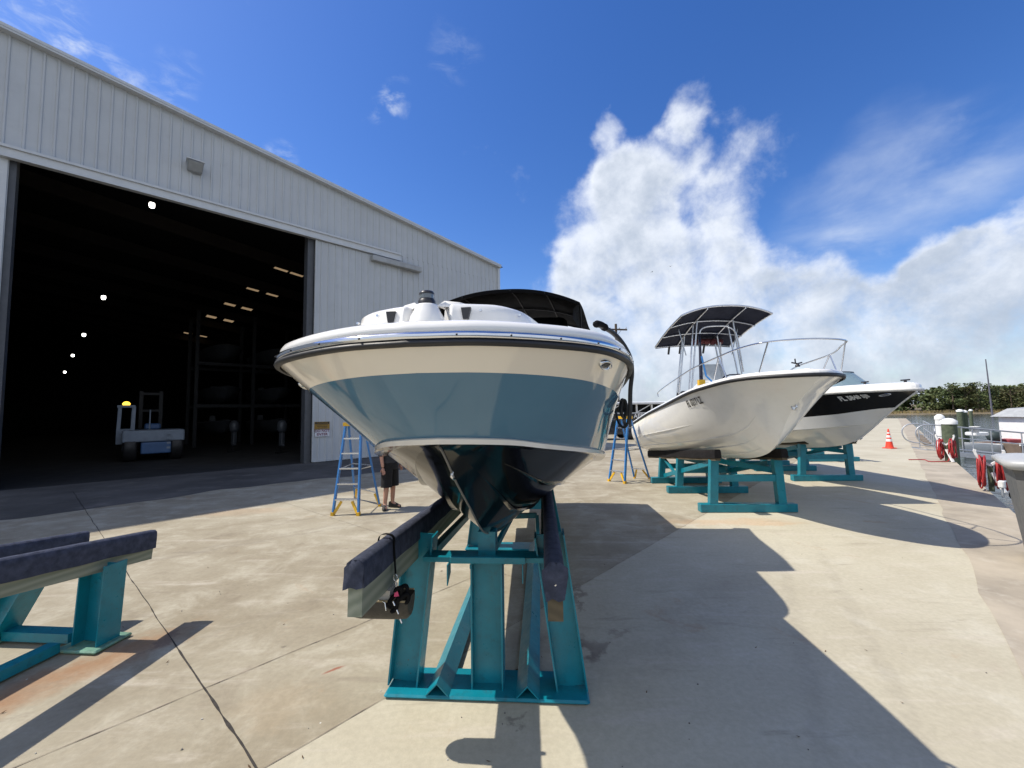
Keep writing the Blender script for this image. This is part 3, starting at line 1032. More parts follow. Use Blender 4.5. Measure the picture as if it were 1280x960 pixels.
# transom
g = MB()
ring = [(-p.x, p.y, p.z) for p in (H1.R[-1], H1.C[-1])] + [tuple(H1.K[-1])] + [tuple(p) for p in (H1.C[-1], H1.R[-1])]
g.poly(ring)
g.build('transom', CREAM, boat1)
RR = H1.R
g = MB()
O = H1.offset
H1.strip(g, [O(RR, 0, -.012), O(RR, .022, -.008), O(RR, .026, 0), O(RR, .022, .010), O(RR, 0, .012)])
g.build('rub_rail', RUBBER, boat1)
g = MB()
H1.strip(g, [O(RR, .004, .0125), O(RR, .010, .0125), O(RR, .021, .017), O(RR, .024, .028), O(RR, .020, .040), O(RR, .008, .046), O(RR, .0, .046)], 0)
for i in range(5, H1.n - 8, 5):
    for sg in (-1, 1):
        q = O(RR, .024, .028)[i]
        g.lathe([(0.0, -.004), (.004, -.003), (.004, .003), (0, .004)], (sg * q.x, q.y, q.z), 8, 1)
g.build('rail_insert', [CHROME, PLAST], boat1)
g = MB()
deckrows = [O(RR, -.002, .046), O(RR, .004, .050), O(RR, .0, .068), O(RR, -.010, .084), O(RR, -.030, .094), O(RR, -.065, .100), O(RR, -.14, .104), [V((p.x * .5, max(p.y, 0.2) + .05, p.z + .108)) for p in RR], [V((0, max(p.y, .2) + .05, p.z + .110)) for p in RR]]
H1.strip(g, deckrows)
g.build('deck', WHITE, boat1)

# raised coaming pieces around the bow cockpit
def coaming(g, pts, h0, h1, wid, m=0):
    """rounded slab following pts; pts run along its outer foot"""
    rows_ = []
    n = len(pts)
    for i, p in enumerate(pts):
        a, b_ = V(pts[max(i - 1, 0)]), V(pts[min(i + 1, n - 1)])
        d = (b_ - a).normalized(); nn = V((-d.y, d.x, 0))
        e = min(i, n - 1 - i)
        k = (0.0, 0.92, 1.0)[min(e, 2)]
        p = V(p)
        rows_.append([p + V((0, 0, h0)), p + nn * .008 + V((0, 0, h0 + (h1 - h0) * k * .6)), p + nn * .014 + V((0, 0, h0 + (h1 - h0) * k * .90)), p + nn * .028 + V((0, 0, h0 + (h1 - h0) * k)),
                      p + nn * wid + V((0, 0, h0 + (h1 - h0) * k)), p + nn * (wid + .04) + V((0, 0, h0))])
    g.quadgrid(rows_, m, True)
    for rr in (rows_[0], rows_[-1]): g.poly(rr)


zc = 2.442
for sgn in (-1, 1):
    g = MB()
    path = [(sgn * .10, .205, 0), (sgn * .115, .212, 0), (sgn * .16, .222, 0), (sgn * .25, .255, 0), (sgn * .33, .31, 0), (sgn * .385, .39, 0), (sgn * .42, .50, 0), (sgn * .50, .85, 0), (sgn * .58, 1.3, 0), (sgn * .62, 1.7, 0), (sgn * .63, 1.76, 0), (sgn * .635, 1.8, 0)]
    path = [(p[0] * 1.1, p[1] * 1.12, -.045 * p[1]) for p in path]
    if sgn < 0: path = path[::-1]
    path = [tuple(p) for p in spline(path, 3)]
    coaming(g, path, zc, zc + .098, .13)
    g.build('bow_coaming', WHITE, boat1)
    # upper cushion step on top of the coaming
    g = MB()
    path = [(sgn * .14, .29, 0), (sgn * .15, .295, 0), (sgn * .26, .33, 0), (sgn * .33, .40, 0), (sgn * .36, .48, 0), (sgn * .37, .52, 0)]
    path = [(p[0] * 1.1, p[1] * 1.12, -.045 * p[1]) for p in path]
    if sgn < 0: path = path[::-1]
    coaming(g, [tuple(p) for p in spline(path, 3)], zc + .092, zc + .122, .10)
    g.build('coaming_step', WHITE, boat1)
    # dark cup recess and chrome snap on the coaming's face
    a = V((sgn * .172, .243, zc + .037))
    g = MB().prism([a + V((-.022, 0, .028)), a + V((.022, 0, .028)), a + V((.012, -.004, -.024)), a + V((-.012, -.004, -.024))], (0, .02, 0))
    g.build('cup_recess', PLAST, boat1)
    for dx in (.215, .36):
        dx *= 1.1; yy = .258 if dx < .33 else .385
        MB().lathe([(.006, -.012), (.007, 0), (.004, .004), (0, .005)], (sgn * dx, yy, zc + .05), 10, 0, True, 'y').build('snap_stud', CHROME, boat1)
# deck centre piece between the coamings and its pedestal with navigation light
g = MB()
g.lathe([(.080, 0), (.074, .03), (.058, .060), (.050, .078), (.046, .086), (.03, .090), (0, .090)], (0, .235, zc - .006), 24)
g.build('light_pedestal', WHITE, boat1)
nl = MB().lathe([(.038, 0), (.038, .016), (.034, .020), (.034, .024)], (0, .235, zc + .083), 20).build('navigation_light', PLAST, boat1)
MB().lathe([(.032, .024), (.032, .046)], (0, .235, zc + .083), 20).build('light_lens', mat('smoked_lens', (.12, .14, .15), .05, coat=1), nl)
MB().lathe([(.034, .044), (.034, .050), (.028, .058), (0, .061)], (0, .235, zc + .083), 20).build('light_cap', PLAST, nl)
# small deck fitting at the left shoulder
MB().lathe([(.02, 0), (.02, .012), (.008, .02), (0, .022)], (-.845, .62, 2.368), 12).build('deck_cap', CHROME, boat1)
# docking lights
for sgn, px, py in ((-1, 396, 477), (1, 756, 455)):
    i_, f = (31, .12) if sgn < 0 else locate(H1, F1, px, py, sgn, (18, 52), M1)[1:]
    p, n, tx, ty = H1.side_pt(i_, f, sgn, .001)
    g = MB(); oval(g, p, n, tx, ty, .058, .028, 0, 1, 2)
    g.build('docking_light', [CHROME, mat('lamp_reflector', (.35, .34, .31), .15), PLAST], boat1)
# bow eye
g = MB().tube([(0, .62, 1.745), (0, .60, 1.72), (0, .64, 1.70), (0, .69, 1.70)], .008)
g.build('bow_eye', CHROME, boat1)
# canopy: fabric over bent tubes
g = MB()
CAN = [I1 @ at(534, 386, 5.6), I1 @ at(645, 360, 5.5), I1 @ at(724.5, 376, 5.5)]
CW = .5 * (CAN[2].x - CAN[0].x); CX = .5 * (CAN[2].x + CAN[0].x); CZ0 = CAN[1].z; CDZ = CAN[1].z - .5 * (CAN[0].z + CAN[2].z); CY = CAN[2].y


def canopy_pt(u, tt):
    z = CZ0 - CDZ * (abs(u) ** 2.3) - .04 * tt + .03 * math.sin(tt * PI * 2.0)
    return V((CX * (1 - tt) + u * (CW + .10 * tt), CY + tt * 1.9 - .08 * (1 - u * u), z))
us = [-1 + k / 14 for k in range(29)]
tts = [k / 10 for k in range(11)]
top = [[canopy_pt(u, q) for u in us] for q in tts]
g.quadgrid(top, 0, True)
g.quadgrid([[p + V((0, .006, -.012)) for p in r] for r in top], 0, True)
g.quadgrid([[p for p in top[0]], [p + V((0, .01, -.045)) for p in top[0]]], 0, True)
for k in (0, -1):
    g.quadgrid([[r[k] for r in top], [r[k] + V((-.085 * (1 if k else -1), .02, -.085)) for r in top], [r[k] + V((-.10 * (1 if k else -1), .03, -.22)) for r in top]], 0, True)
can = g.build('canopy', CANVAS, boat1)
g = MB()
for q in (.03, .5, .97):
    g.tube([canopy_pt(u, q) + V((0, 0, -.03)) for u in us], .013)
for u in (-.55, .1, .55):
    g.tube([canopy_pt(u, q) + V((0, 0, -.022)) for q in tts], .009, 0, 6)
for sgn in (-1, 1):
    g.tube([canopy_pt(sgn, .03) + V((0, 0, -.03)), V((sgn * .92, CY + .9, 2.25))], .013)
    g.tube([canopy_pt(sgn, .97) + V((0, 0, -.03)), V((sgn * .92, CY + .9, 2.25))], .013)
g.build('canopy_frame', mat('dark_tube', (.015, .015, .016), .5, .2), boat1)
# windscreen with its boot, under the canopy
g = MB()
ws = [(-.88, 3.3), (-.80, 2.6), (-.6, 2.2), (-.3, 2.04), (0, 2.0), (.3, 2.04), (.6, 2.2), (.80, 2.6), (.88, 3.3)]
ws = spline([(a * 1.06, b_ + CY - 3.75 + .75 * max(0, (b_ - 2.6) / .7), 0) for a, b_ in ws], 4)
g.quadgrid([[V((p.x, p.y, 2.25)) for p in ws], [V((p.x * .95, p.y + .30, 2.74 + .05 * p.y - .12)) for p in ws]], 0)
g.build('windscreen', DGLASS, boat1)
g = MB().tube([V((p.x * .95, p.y + .30, 2.625 + .05 * p.y)) for p in ws], .016)
g.build('windscreen_frame', PLAST, boat1)
g = MB()
rows = [[V((p.x * .95, p.y + .32, 2.62 + .05 * p.y)) for p in ws], [V((p.x * .90 + CX * .4, lerp(p.y, CY + .5, .5) + .40, 3.05)) for p in ws], [V((p.x * .90 + CX * .8, lerp(p.y, CY + .5, .85) + .5, CZ0 - CDZ - .03)) for p in ws]]
g.quadgrid(rows, 0, True)
g.build('weather_curtain', CANVAS, boat1)

# black mooring line draped over the rail, hanging down the boat's far side
lp = [at(745, 406.5, 2.30), at(750, 407, 2.32), at(757, 410.5, 2.36), at(766, 416, 2.42), at(775, 425, 2.45), at(783, 437, 2.48), at(788.5, 450, 2.55), at(790, 466, 2.62), at(788, 487, 2.64), at(787.5, 512, 2.65), at(786, 530, 2.66)]
o = empty('mooring_line', (lp[0].x, lp[0].y, 2.4), 0, 'thick black mooring line draped over the rail at the right of the blue boat', 'rope')
off = V((lp[0].x, lp[0].y, 2.4))
g = MB().tube([p - off for p in spline(lp, 4)], .0145)
g.build('line', RUBBER, o)
g = MB().tube([p - off for p in spline([at(744, 406, 2.28), at(747, 404.7, 2.3), at(752, 406.5, 2.33), at(758, 411, 2.37)], 4)], [.010] + [.020] * 9 + [.022] * 2 + [.012])
g.build('padded_end', CANVAS, o)
c = at(783, 512, 2.72)
lo = []
for k in range(26):
    a = k * .9
    lo.append(c - off + V((.018 * math.cos(a) - .02, .02 * math.sin(a * .7), .055 * math.sin(a) * (1 + .3 * math.sin(k)))))
MB().tube(spline(lo, 3), .0085, 0, 6).build('coil', RUBBER, o)
g = MB()
g.tube([p - off for p in spline([at(770, 515, 2.9), at(772, 525, 2.86), at(776, 532, 2.8), at(781, 534, 2.74), at(785, 528, 2.68)], 4)], .009)
g.build('tail', RUBBER, o)

# ------------------------------------------------------------------ wide-flange stand under boat 1
def hbeam(g, p, q, w, d, tk, side):
    """H section from p to q; web faces the camera (w across), flanges d deep"""
    p, q = V(p), V(q)
    ax = (q - p).normalized()
    x = V((0, 1, 0)).cross(ax).normalized()
    y = ax.cross(x).normalized()
    def slab(cx, ww, dd):
        c0, c1 = p + x * cx, q + x * cx
        a, b_ = x * ww / 2, y * dd / 2
        g.hexa([c0 - a - b_, c0 + a - b_, c0 + a + b_, c0 - a + b_, c1 - a - b_, c1 + a - b_, c1 + a + b_, c1 - a + b_])
    slab(0, w - 2 * tk, tk)
    slab(-w / 2 + tk / 2, tk, d)
    slab(w / 2 - tk / 2, tk, d)


FS = Frame(-0.222, 3.045, 0.07)
st1 = empty('boat_stand', FS.o, FS.a, 'teal wide-flange steel stand with navy carpeted bunks carrying the blue boat', 'boat stand', None)


def bunk(parent, p, q, wid, h, carpet_h, wood, carpet, cap_front=True, flap=False):
    """plank on edge with carpet folded over its top; p, q are the ends of its top centre line"""
    p, q = V(p), V(q)
    d = (q - p).normalized(); x = d.cross(V((0, 0, 1))).normalized(); u = x.cross(d)
    w2 = wid / 2
    g = MB()
    c0, c1 = p - u * .012, q - u * .012
    g.hexa([c0 - x * w2 - u * (h - .012), c0 + x * w2 - u * (h - .012), c1 + x * w2 - u * (h - .012), c1 - x * w2 - u * (h - .012), c0 - x * w2, c0 + x * w2, c1 + x * w2, c1 - x * w2])
    o = g.build('bunk', wood, parent)
    # carpet: inverted U with rounded shoulders and a slightly wavy hem
    e = .012
    rows_ = []
    n = 40
    for i in range(n + 1):
        c = lerp(p - d * .014, q + d * .014, i / n)
        hem = carpet_h + .010 * mnoise.noise(V((i * .37, p.x, 0)))
        bl = .006 * mnoise.noise(V((i * .8, 3 + p.x, 0)))
        ww = w2 + e + abs(bl)
        rows_.append([c - x * (ww + .004) - u * hem, c - x * ww - u * .05, c - x * (ww - .006) - u * .014, c - x * (ww - .028) + u * .004, c + x * (ww - .028) + u * .004, c + x * (ww - .006) - u * .014, c + x * ww - u * .05, c + x * (ww + .004) - u * hem])
    g = MB().quadgrid(rows_, 0, True)
    for k, sg in ((0, -1), (-1, 1)):
        r = rows_[k]
        if k == 0 and flap:
            c = p - d * .016
            wf = w2 + e + (.016 if flap == 2 else .003)
            vs5 = (0.0, .03, .07, .11, carpet_h + (.03 if flap == 2 else .0))
            fl_ = []
            for v_ in vs5:
                q = min(1, v_ / .03)
                taper = 1 - (.25 * max(0, v_ - .07) / .09 if flap == 2 else .03 * v_ / .1)
                hw_ = lerp(w2 - .016, wf, q ** .5) * taper
                fl_.append([c + x * hw_ * s_ - u * (v_ - .003 + .006 * math.sin(s_ * 5 + k)) - d * (.006 + .010 * q + .008 * math.sin(v_ * 30 + s_ * 3)) for s_ in (-1, -.66, -.33, 0, .33, .66, 1)])
            g.quadgrid(fl_, 0, True)
        g.poly(r if k == 0 else r[::-1])
    g.build('bunk_carpet', carpet, o)
    return o


sl = -.042
ZT = 1.269
YF = FS.L((0, 2.2, 0)).y
for sgn, fl_ in ((-1, False), (1, True)):
    u0 = sgn * .528 - .04
    o = bunk(st1, (u0, YF, ZT), (u0, YF + 5.2, ZT + sl * 5.2), .078, .290, .140 if sgn < 0 else .150, LUMBER if sgn < 0 else LUMBERD, CARPET, True, 1 if sgn < 0 else 2)
    if sgn > 0:
        for dz in (.075, .10):
            MB().lathe([(.006, -.004), (.006, 0), (0, .004)], (u0, YF - .032, ZT - dz), 8, 0, True, 'y').build('screw', CHROME, o)
zb = lambda y: ZT + sl * (y - YF)
# front frame
g = MB()
g.box(-.735, .735, 0.0, .34, 0.006, .034, 0, .012)
g.build('base_plate', TEAL, st1, 0)
g = MB(); hbeam(g, (-.625, .17, .034), (-.505, .17, zb(.17) - .10), .225, .17, .012, -1); g.build('post', TEAL, st1)
g = MB(); hbeam(g, (.62, .17, .034), (.475, .17, zb(.17) - .10), .225, .17, .012, 1); g.build('post', TEAL, st1)
g = MB(); hbeam(g, (.005, .17, .034), (.005, .17, .955), .235, .17, .012, 0); g.build('centre_post', TEAL, st1)
g = MB(); g.box(-.055, .075, .10, .24, .955, 1.155); g.build('keel_post', TEAL, st1)
g = MB()
g.box(-.46, .46, .045, .065, .95, .985)
g.box(-.46, .46, .065, .20, .973, .985)
g.box(-.25, .30, .01, .043, .952, 1.0, 0, .004)
g.hexa([(-.27, .0, .80), (-.262, .0, .80), (-.262, .10, .86), (-.27, .10, .86), (-.27, .0, .945), (-.262, .0, .945), (-.262, .10, .945), (-.27, .10, .945)])
g.hexa([(.275, .02, .815), (.282, .02, .815), (.282, .08, .83), (.275, .08, .83), (.275, .02, .945), (.282, .02, .945), (.282, .08, .945), (.275, .08, .945)])
g.tube([(-.10, .02, .945), (-.10, .02, .915)], .006)
g.build('cross_bar', TEAL, st1)
# angle rails along the floor, inverted V
YR = 3.3
for u in (-.345, .30):
    g = MB()
    for s_ in (-1, 1):
        g.hexa([(u + s_ * .085, -.0, .036), (u + s_ * .075, 0, .036), (u + s_ * .075, YR, .036), (u + s_ * .085, YR, .036), (u, 0, .125), (u, 0, .113), (u, YR, .113), (u, YR, .125)])
    g.build('angle_rail', TEAL, st1)
# rear frame
g = MB(); g.box(-.735, .735, YR - .15, YR + .19, .006, .034, 0, .012); g.build('base_plate', TEAL, st1)
g = MB(); hbeam(g, (-.60, YR, .034), (-.475, YR, zb(YR) - .20), .225, .17, .012, 0); g.build('post', TEAL, st1)
g = MB(); hbeam(g, (.625, YR, .034), (.475, YR, zb(YR) - .20), .225, .17, .012, 0); g.build('post', TEAL, st1)
g = MB().box(-.46, .46, YR - .1, YR - .08, .60, .75); g.build('cross_bar', TEAL, st1)
# brace frame between, a bent flat bar
B0 = [at(611, 700, 3.6), at(640, 645, 4.3), at(671, 644, 4.3), at(673, 690, 4.2)]
g = MB()
pts = [FS.L(p) for p in B0]
for a, b_ in zip(pts, pts[1:]): g.beam(a, b_, .035, .05)
g.build('brace', TEAL, st1)
g = MB()
for s_ in (-1, 1):
    g.beam((s_ * .44, .3, zb(.3) - .27), (s_ * .44, YR - .1, zb(YR) - .33), .06, .06)
g.build('top_rail', TEAL, st1)

# pouch hanging from the left bunk
pb = FS.m @ V((-.565, YF + .42, ZT - .028))
po = empty('hanging_pouch', pb, FS.a, 'dark half-round pouch hanging by a black strap from the left carpeted bunk', 'pouch')
g = MB()
pts = [(.064, -.01, -.20), (.058, -.005, -.13), (.052, -.005, -.04), (.046, 0, .022), (.0, .005, .040), (-.048, .01, .024), (-.056, .01, -.04), (-.057, .012, -.17)]
sp = spline([V(p) for p in pts], 4)
for dx in (0,):
    g.quadgrid([[p + V((0, -.012, 0)) for p in sp], [p + V((0, .012, 0)) for p in sp]], 0, True)
    g.quadgrid([[p + V((0, -.012, 0)) * 1 + V((.004, 0, .003)) for p in sp], [p + V((.004, .012, .003)) for p in sp]], 0, True)
g.build('strap', CANVAS, po)
g = MB()
ring = [V((.066 + .012 * math.cos(a), -.012, -.222 + .020 * math.sin(a))) for a in [2 * PI * k / 14 for k in range(14)]]
g.tube(ring, .0035, 0, 6, closed=True)
g.tube([(.066, -.012, -.242), (.072, -.014, -.29)], .006)
ring = [V((.078 + .010 * math.cos(a), -.02, -.315 + .024 * math.sin(a))) for a in [2 * PI * k / 14 for k in range(14)]]
g.tube(ring, .003, 0, 6, closed=True)
g.build('clip', CHROME, po)
g = MB()
# half-round trough lying across, under the bunk
n = 14
prof = [(-.092 * math.cos(PI * k / n), -.140 * math.sin(PI * k / n)) for k in range(n + 1)]
ya, yb2 = -.17, .13
X0, X1 = -.21, .165
rows = []
for xx, sc_ in ((X0, .80), (X0 + .02, .95), (X0 + .06, 1), (X1 - .06, 1), (X1 - .02, .95), (X1, .80)):
    rows.append([(xx, .0 + a * sc_, -.335 + b_ * sc_) for a, b_ in prof])
g.quadgrid(rows, 0, True)
g.poly(rows[0]); g.poly(rows[-1][::-1])
rows2 = [[(x_, y_ * .95, z_ + .004) for x_, y_, z_ in r] for r in rows]
g.quadgrid(rows2, 0, True)
g.build('trough', mat('brown_black_leather', (.030, .026, .021), .55, var=.3, scale=12, bump=.2, bscale=80), po)
g = MB().tube([(X0 + .01, -.088, -.332), (0, -.095, -.330), (X1 - .01, -.088, -.332)], .006, 0, 6)
g.tube([(X0 + .01, .088, -.332), (0, .095, -.330), (X1 - .01, .088, -.332)], .006, 0, 6)
g.build('rim', mat('tan_piping', (.30, .24, .14), .6), po)
g = MB()
g.hexa([(-.035, -.06, -.335), (.05, -.075, -.335), (.05, .07, -.335), (-.02, .07, -.335), (-.03, -.07, -.275), (.055, -.07, -.280), (.055, .06, -.280), (-.03, .06, -.275)])
g.build('folded_cloth', mat('pale_cloth', (.55, .52, .46), .9, bump=.4), po)
g = MB()
for k in range(9):
    a = random.uniform(0, 6.3)
    c = V((.105 + random.uniform(-.03, .045), -.09 + random.uniform(-.02, .03), -.310 + random.uniform(-.085, .055)))
    q = [c + V((.03 * math.cos(a + j * .7), -.01 + .012 * math.sin(j), .03 * math.sin(a + j * .9))) for j in range(6)]
    g.tube(spline(q, 3), [.004] + [.013] * 14 + [.006], 0, 6)
g.build('webbing_bundle', CANVAS, po)
g = MB().hexa([(.095, -.115, -.295), (.125, -.115, -.290), (.125, -.111, -.290), (.095, -.111, -.295), (.10, -.12, -.265), (.118, -.12, -.260), (.118, -.116, -.260), (.10, -.116, -.265)])
g.build('ribbon', mat('pink_ribbon', (.55, .05, .16), .6), po)
for k in range(3):
    g = MB()
    c = V((.09 + .022 * k, -.118 + .004 * (k % 2), -.340 - .025 * ((k * 2) % 5) + .02))
    g.tube([c, c + V((.012, -.003, -.022))], .005, 0, 6)
    g.build('buckle', CHROME, po)
MB().tube([(.02, -.100, -.328), (.035, -.104, -.335), (.042, -.104, -.38)], .004, 0, 6).build('hook', CHROME, po)

# ------------------------------------------------------------------ empty stand at the left
FL = Frame(-4.02, 3.75, 0.09)
st0 = empty('boat_stand', FL.o, FL.a, 'empty teal steel stand with two navy carpeted bunks at lower left', 'boat stand', None)
pe = FL.L(at(190, 663, 4.3)); pf = FL.L(at(2, 700, 3.1))
sl0 = (pe.z - pf.z) / (pe.y - pf.y)
nb = pe.x
fe = FL.L(at(108, 664.5, 4.33))
for u, ye, ze in ((nb, pe.y, pe.z), (fe.x - .02, fe.y, fe.z)):
    bunk(st0, (u, ye, ze), (u, ye - 4.6, ze - sl0 * 4.6), .078, .275, .17, LUMBER, CARPET, True, False)
zt0 = lambda y: pe.z + sl0 * (y - pe.y)
ub = FL.L(gd(112, 806))
g = MB(); hbeam(g, (ub.x + .06, ub.y, .035), (nb - .0, ub.y, zt0(ub.y) - .20), .245, .20, .012, 0); g.build('post', TEAL, st0)
g = MB(); hbeam(g, (fe.x - .42, ub.y, .035), (fe.x - .0, ub.y, zt0(ub.y) - .20), .245, .20, .012, 0); g.build('post', TEAL, st0)
PLATE = mat('worn_teal_plate', (.13, .27, .20), .5, var=.35, scale=7, dirt=(.30, .33, .17), dirt_amt=.9)
g = MB(); g.box(ub.x - .16, ub.x + .24, ub.y - .16, ub.y + .17, .006, .035, 0, .01); g.build('foot_plate', PLATE, st0)
g = MB(); g.box(fe.x - .62, fe.x - .24, ub.y - .16, ub.y + .17, .006, .035, 0, .01); g.build('foot_plate', PLATE, st0)
g = MB()
g.box(fe.x - .24, ub.x - .16, ub.y - .05, ub.y + .07, .03, .11)
g.build('base_beam', TEAL, st0)
g = MB()
g.box(ub.x - .20, ub.x - .09, ub.y - 3.2, ub.y - .16, .02, .10)
g.box(fe.x - .50, fe.x - .39, ub.y - 3.2, ub.y - .16, .02, .10)
g.build('floor_rail', TEAL, st0)
for sgn, u0, u1 in ((0, ub.x + .06, nb), (1, fe.x - .42, fe.x)):
    g = MB(); hbeam(g, (u0, ub.y - 3.3, .035), (u1, ub.y - 3.3, zt0(ub.y - 3.3) - .2), .245, .2, .012, 0); g.build('post', TEAL, st0)

# ------------------------------------------------------------------ tube stands under the other boats
def tube_stand(fr, label):
    o = empty('tube_boat_stand', fr.o, fr.a, label, 'boat stand', 'teal tube stands under the far boats')
    zt = lambda y: 1.235 - .1 * y
    for s_ in (-1, 1):
        bunk(o, (s_ * .63, -.15, zt(-.15)), (s_ * .63, 4.6, zt(4.6)), .10, .215, .17, LUMBERD, CARPETB, True, False)
    for y, wb in ((0, .93), (1.9, .95), (3.3, .95)):
        g = MB().box(-wb, wb, y, y + .17, .006, .165, 0, .008); g.build('base_beam', TEAL, o)
        for s_ in (-1, 1):
            g = MB().beam((s_ * .66, y + .085, .165), (s_ * .61, y + .085, zt(y) - .215), .155, .13, 0, (0, 1, 0)); g.build('post', TEAL, o)
        g = MB().box(-.55, .55, y + .03, y + .14, .60 - .06 * y, .73 - .06 * y); g.build('cross_beam', TEAL, o)
        if y == 0:
            g = MB()
            for s_ in (-1, 1):
                g.beam((s_ * .59, .30, .93), (s_ * .59, 3.3, .22), .07, .10)
                g.beam((s_ * .60, 1.95, .25), (s_ * .60, 3.3, .70), .06, .06)
            g.beam((-.58, 1.8, .95), (.58, .15, .80), .07, .11)
            g.beam((-.58, 3.2, .82), (.5, 1.9, .60), .07, .10)
            g.build('brace', TEAL, o)
    return o


F2S = Frame(*gd(937, 641).xy, 0.05)
ts2 = tube_stand(F2S, 'teal tube stand with black bunks under the white centre console boat')
F3S = Frame(*gd(1036, 601.5).xy, 0.05)
ts3 = copy_tree(ts2); ts3.location, ts3.rotation_euler = F3S.o, (0, 0, F3S.a)
tag(ts3, 'teal tube stand with black bunks under the black-banded white boat')
F4S = Frame(*gd(1043, 577).xy, 0.05)
ts4 = copy_tree(ts2); ts4.location, ts4.rotation_euler = F4S.o, (0, 0, F4S.a)
tag(ts4, 'farthest teal tube stand, standing empty behind the black-banded white boat')

# ------------------------------------------------------------------ boat 2: white centre console
F2 = Frame(4.648, 6.2, 0.04)
H2 = SoftHull(6.6,
    [(0, 0), (.012, .10), (.05, .21), (.12, .34), (.25, .50), (.45, .68), (.8, .90), (1.3, 1.06), (2.0, 1.17), (3.2, 1.22), (4.8, 1.23), (6.6, 1.2)],
    [(0, 2.54), (.45, 2.54), (.8, 2.52), (1.3, 2.46), (2.0, 2.37), (3.2, 2.17), (4.8, 1.92), (6.6, 1.60)],
    [(0, 0), (.70, 0), (1.0, .20), (1.3, .37), (1.7, .55), (2.2, .74), (3.0, .92), (4.0, 1.02), (5.2, 1.08), (6.6, 1.10)],
    [(0, 2.50), (.70, 2.02), (1.0, 1.80), (1.3, 1.64), (1.7, 1.52), (2.2, 1.42), (3.0, 1.30), (4.0, 1.18), (5.2, 1.06), (6.6, .92)],
    [(0, 2.50), (.2, 2.37), (.35, 2.27), (.64, 2.06), (.9, 1.78), (1.12, 1.47), (1.3, 1.31), (1.5, 1.2), (2.0, 1.07), (3.2, .93), (4.8, .77), (6.6, .59)])
boat2 = empty('centre_console_boat', F2.o, F2.a, 'white centre console boat with navy T-top and curved bow rail', 'boat', None)
g = MB()
def bulge(row, d): return [V((max(p.x + d * min(1, p.x * 2.5), 0), p.y, p.z)) for p in row]
H2.strip(g, [H2.srow(q / 16) for q in range(17)])
g.poly([(-p.x, p.y, p.z) for p in (H2.R[-1], H2.C[-1])] + [tuple(H2.K[-1])] + [tuple(p) for p in (H2.C[-1], H2.R[-1])])
HULLW = mat('gelcoat_ivory', (0.85, 0.85, 0.825), 0.12, var=0.02, coat=0.2, dirt=(0.6, 0.56, 0.47), dirt_amt=0.12)
g.build('hull', HULLW, boat2)
g = MB()
for f_, i0_, i1_, k_ in ((.30, 40, 65, .012), (.52, 27, 65, .013), (.68, 29, 60, .016), (.84, 31, 58, .014)):
    r_ = H2.srow(f_)[i0_:i1_]
    n_ = len(r_)
    e_ = [k_ * min(1, q / 8) * min(1, (n_ - 1 - q) / 4 + .15) for q in range(n_)]
    H2.strip(g, [[p + V((-.010, 0, .010)) for p in r_], [p + V((e, 0, -.002)) for p, e in zip(r_, e_)], [p + V((e * .8 - .006, 0, -.012)) for p, e in zip(r_, e_)], [p + V((-.022, 0, -.012)) for p in r_]], 0, False)
g.build('spray_strake', HULLW, boat2)
g = MB(); O2 = H2.offset
H2.strip(g, [O2(H2.R, 0, -.03), O2(H2.R, .028, -.026), O2(H2.R, .034, 0), O2(H2.R, .028, .026), O2(H2.R, 0, .03)])
g.build('rub_rail', RUBBER, boat2)
g = MB()
H2.strip(g, [O2(H2.R, .0, .032), O2(H2.R, -.004, .062), O2(H2.R, -.03, .085), O2(H2.R, -.12, .098), O2(H2.R, -.20, .095), O2(H2.R, -.21, -.05), [V((p.x * min(.8, .25 + p.y * .3), max(p.y, .45), p.z - .06 - min(.42, p.y * .14))) for p in H2.R], [V((0, max(p.y, .45), p.z - .06 - min(.42, p.y * .14))) for p in H2.R]])
g.build('deck', WHITE, boat2)
# fore deck lid
g = MB(); H2.strip(g, [O2(H2.R, -.19, .100)[:30], [V((0, max(p.y, .2) + 0, p.z + .12)) for p in H2.R[:30]]])
g.build('fore_deck', WHITE, boat2)
# bow rail
half = []
for px, py, Yd in ((823, 496, 10.5), (824, 489, 10.4), (850, 470.5, 8.97), (867, 460, 8.35), (898, 446, 7.37), (926.6, 434.7, 6.87), (960, 427.3, 6.47), (1002, 424, 6.33)):
    half.append(F2.L(at(px, py, Yd)))
half[-1].x = min(half[-1].x, 0)
ax = [V((-abs(p.x), p.y, p.z)) for p in half]
ax[-1] = V((0, ax[-1].y - .03, ax[-1].z))
full = ax + [V((-p.x, p.y, p.z)) for p in reversed(ax[:-1])]
g = MB().tube(spline(full, 5), .0135)
def deck_z(y):
    for p, q in zip(H2.R, H2.R[1:]):
        if p.y <= y <= q.y: return lerp(p.z, q.z, (y - p.y) / (q.y - p.y + 1e-9)) + .09
    return 2.4
for sgn in (-1, 1):
    for k, dx, dy in ((2, .0, .1), (4, .02, -.25), (4, .02, .25), (6, -.05, .15)):
        p = ax[k]
        q = V((p.x + dx, p.y + dy + .05, deck_z(p.y + dy + .05)))
        g.tube([V((sgn * p.x * -1, p.y, p.z)), V((sgn * q.x * -1, q.y, q.z))], .011)
g.build('bow_rail', CHROME, boat2)
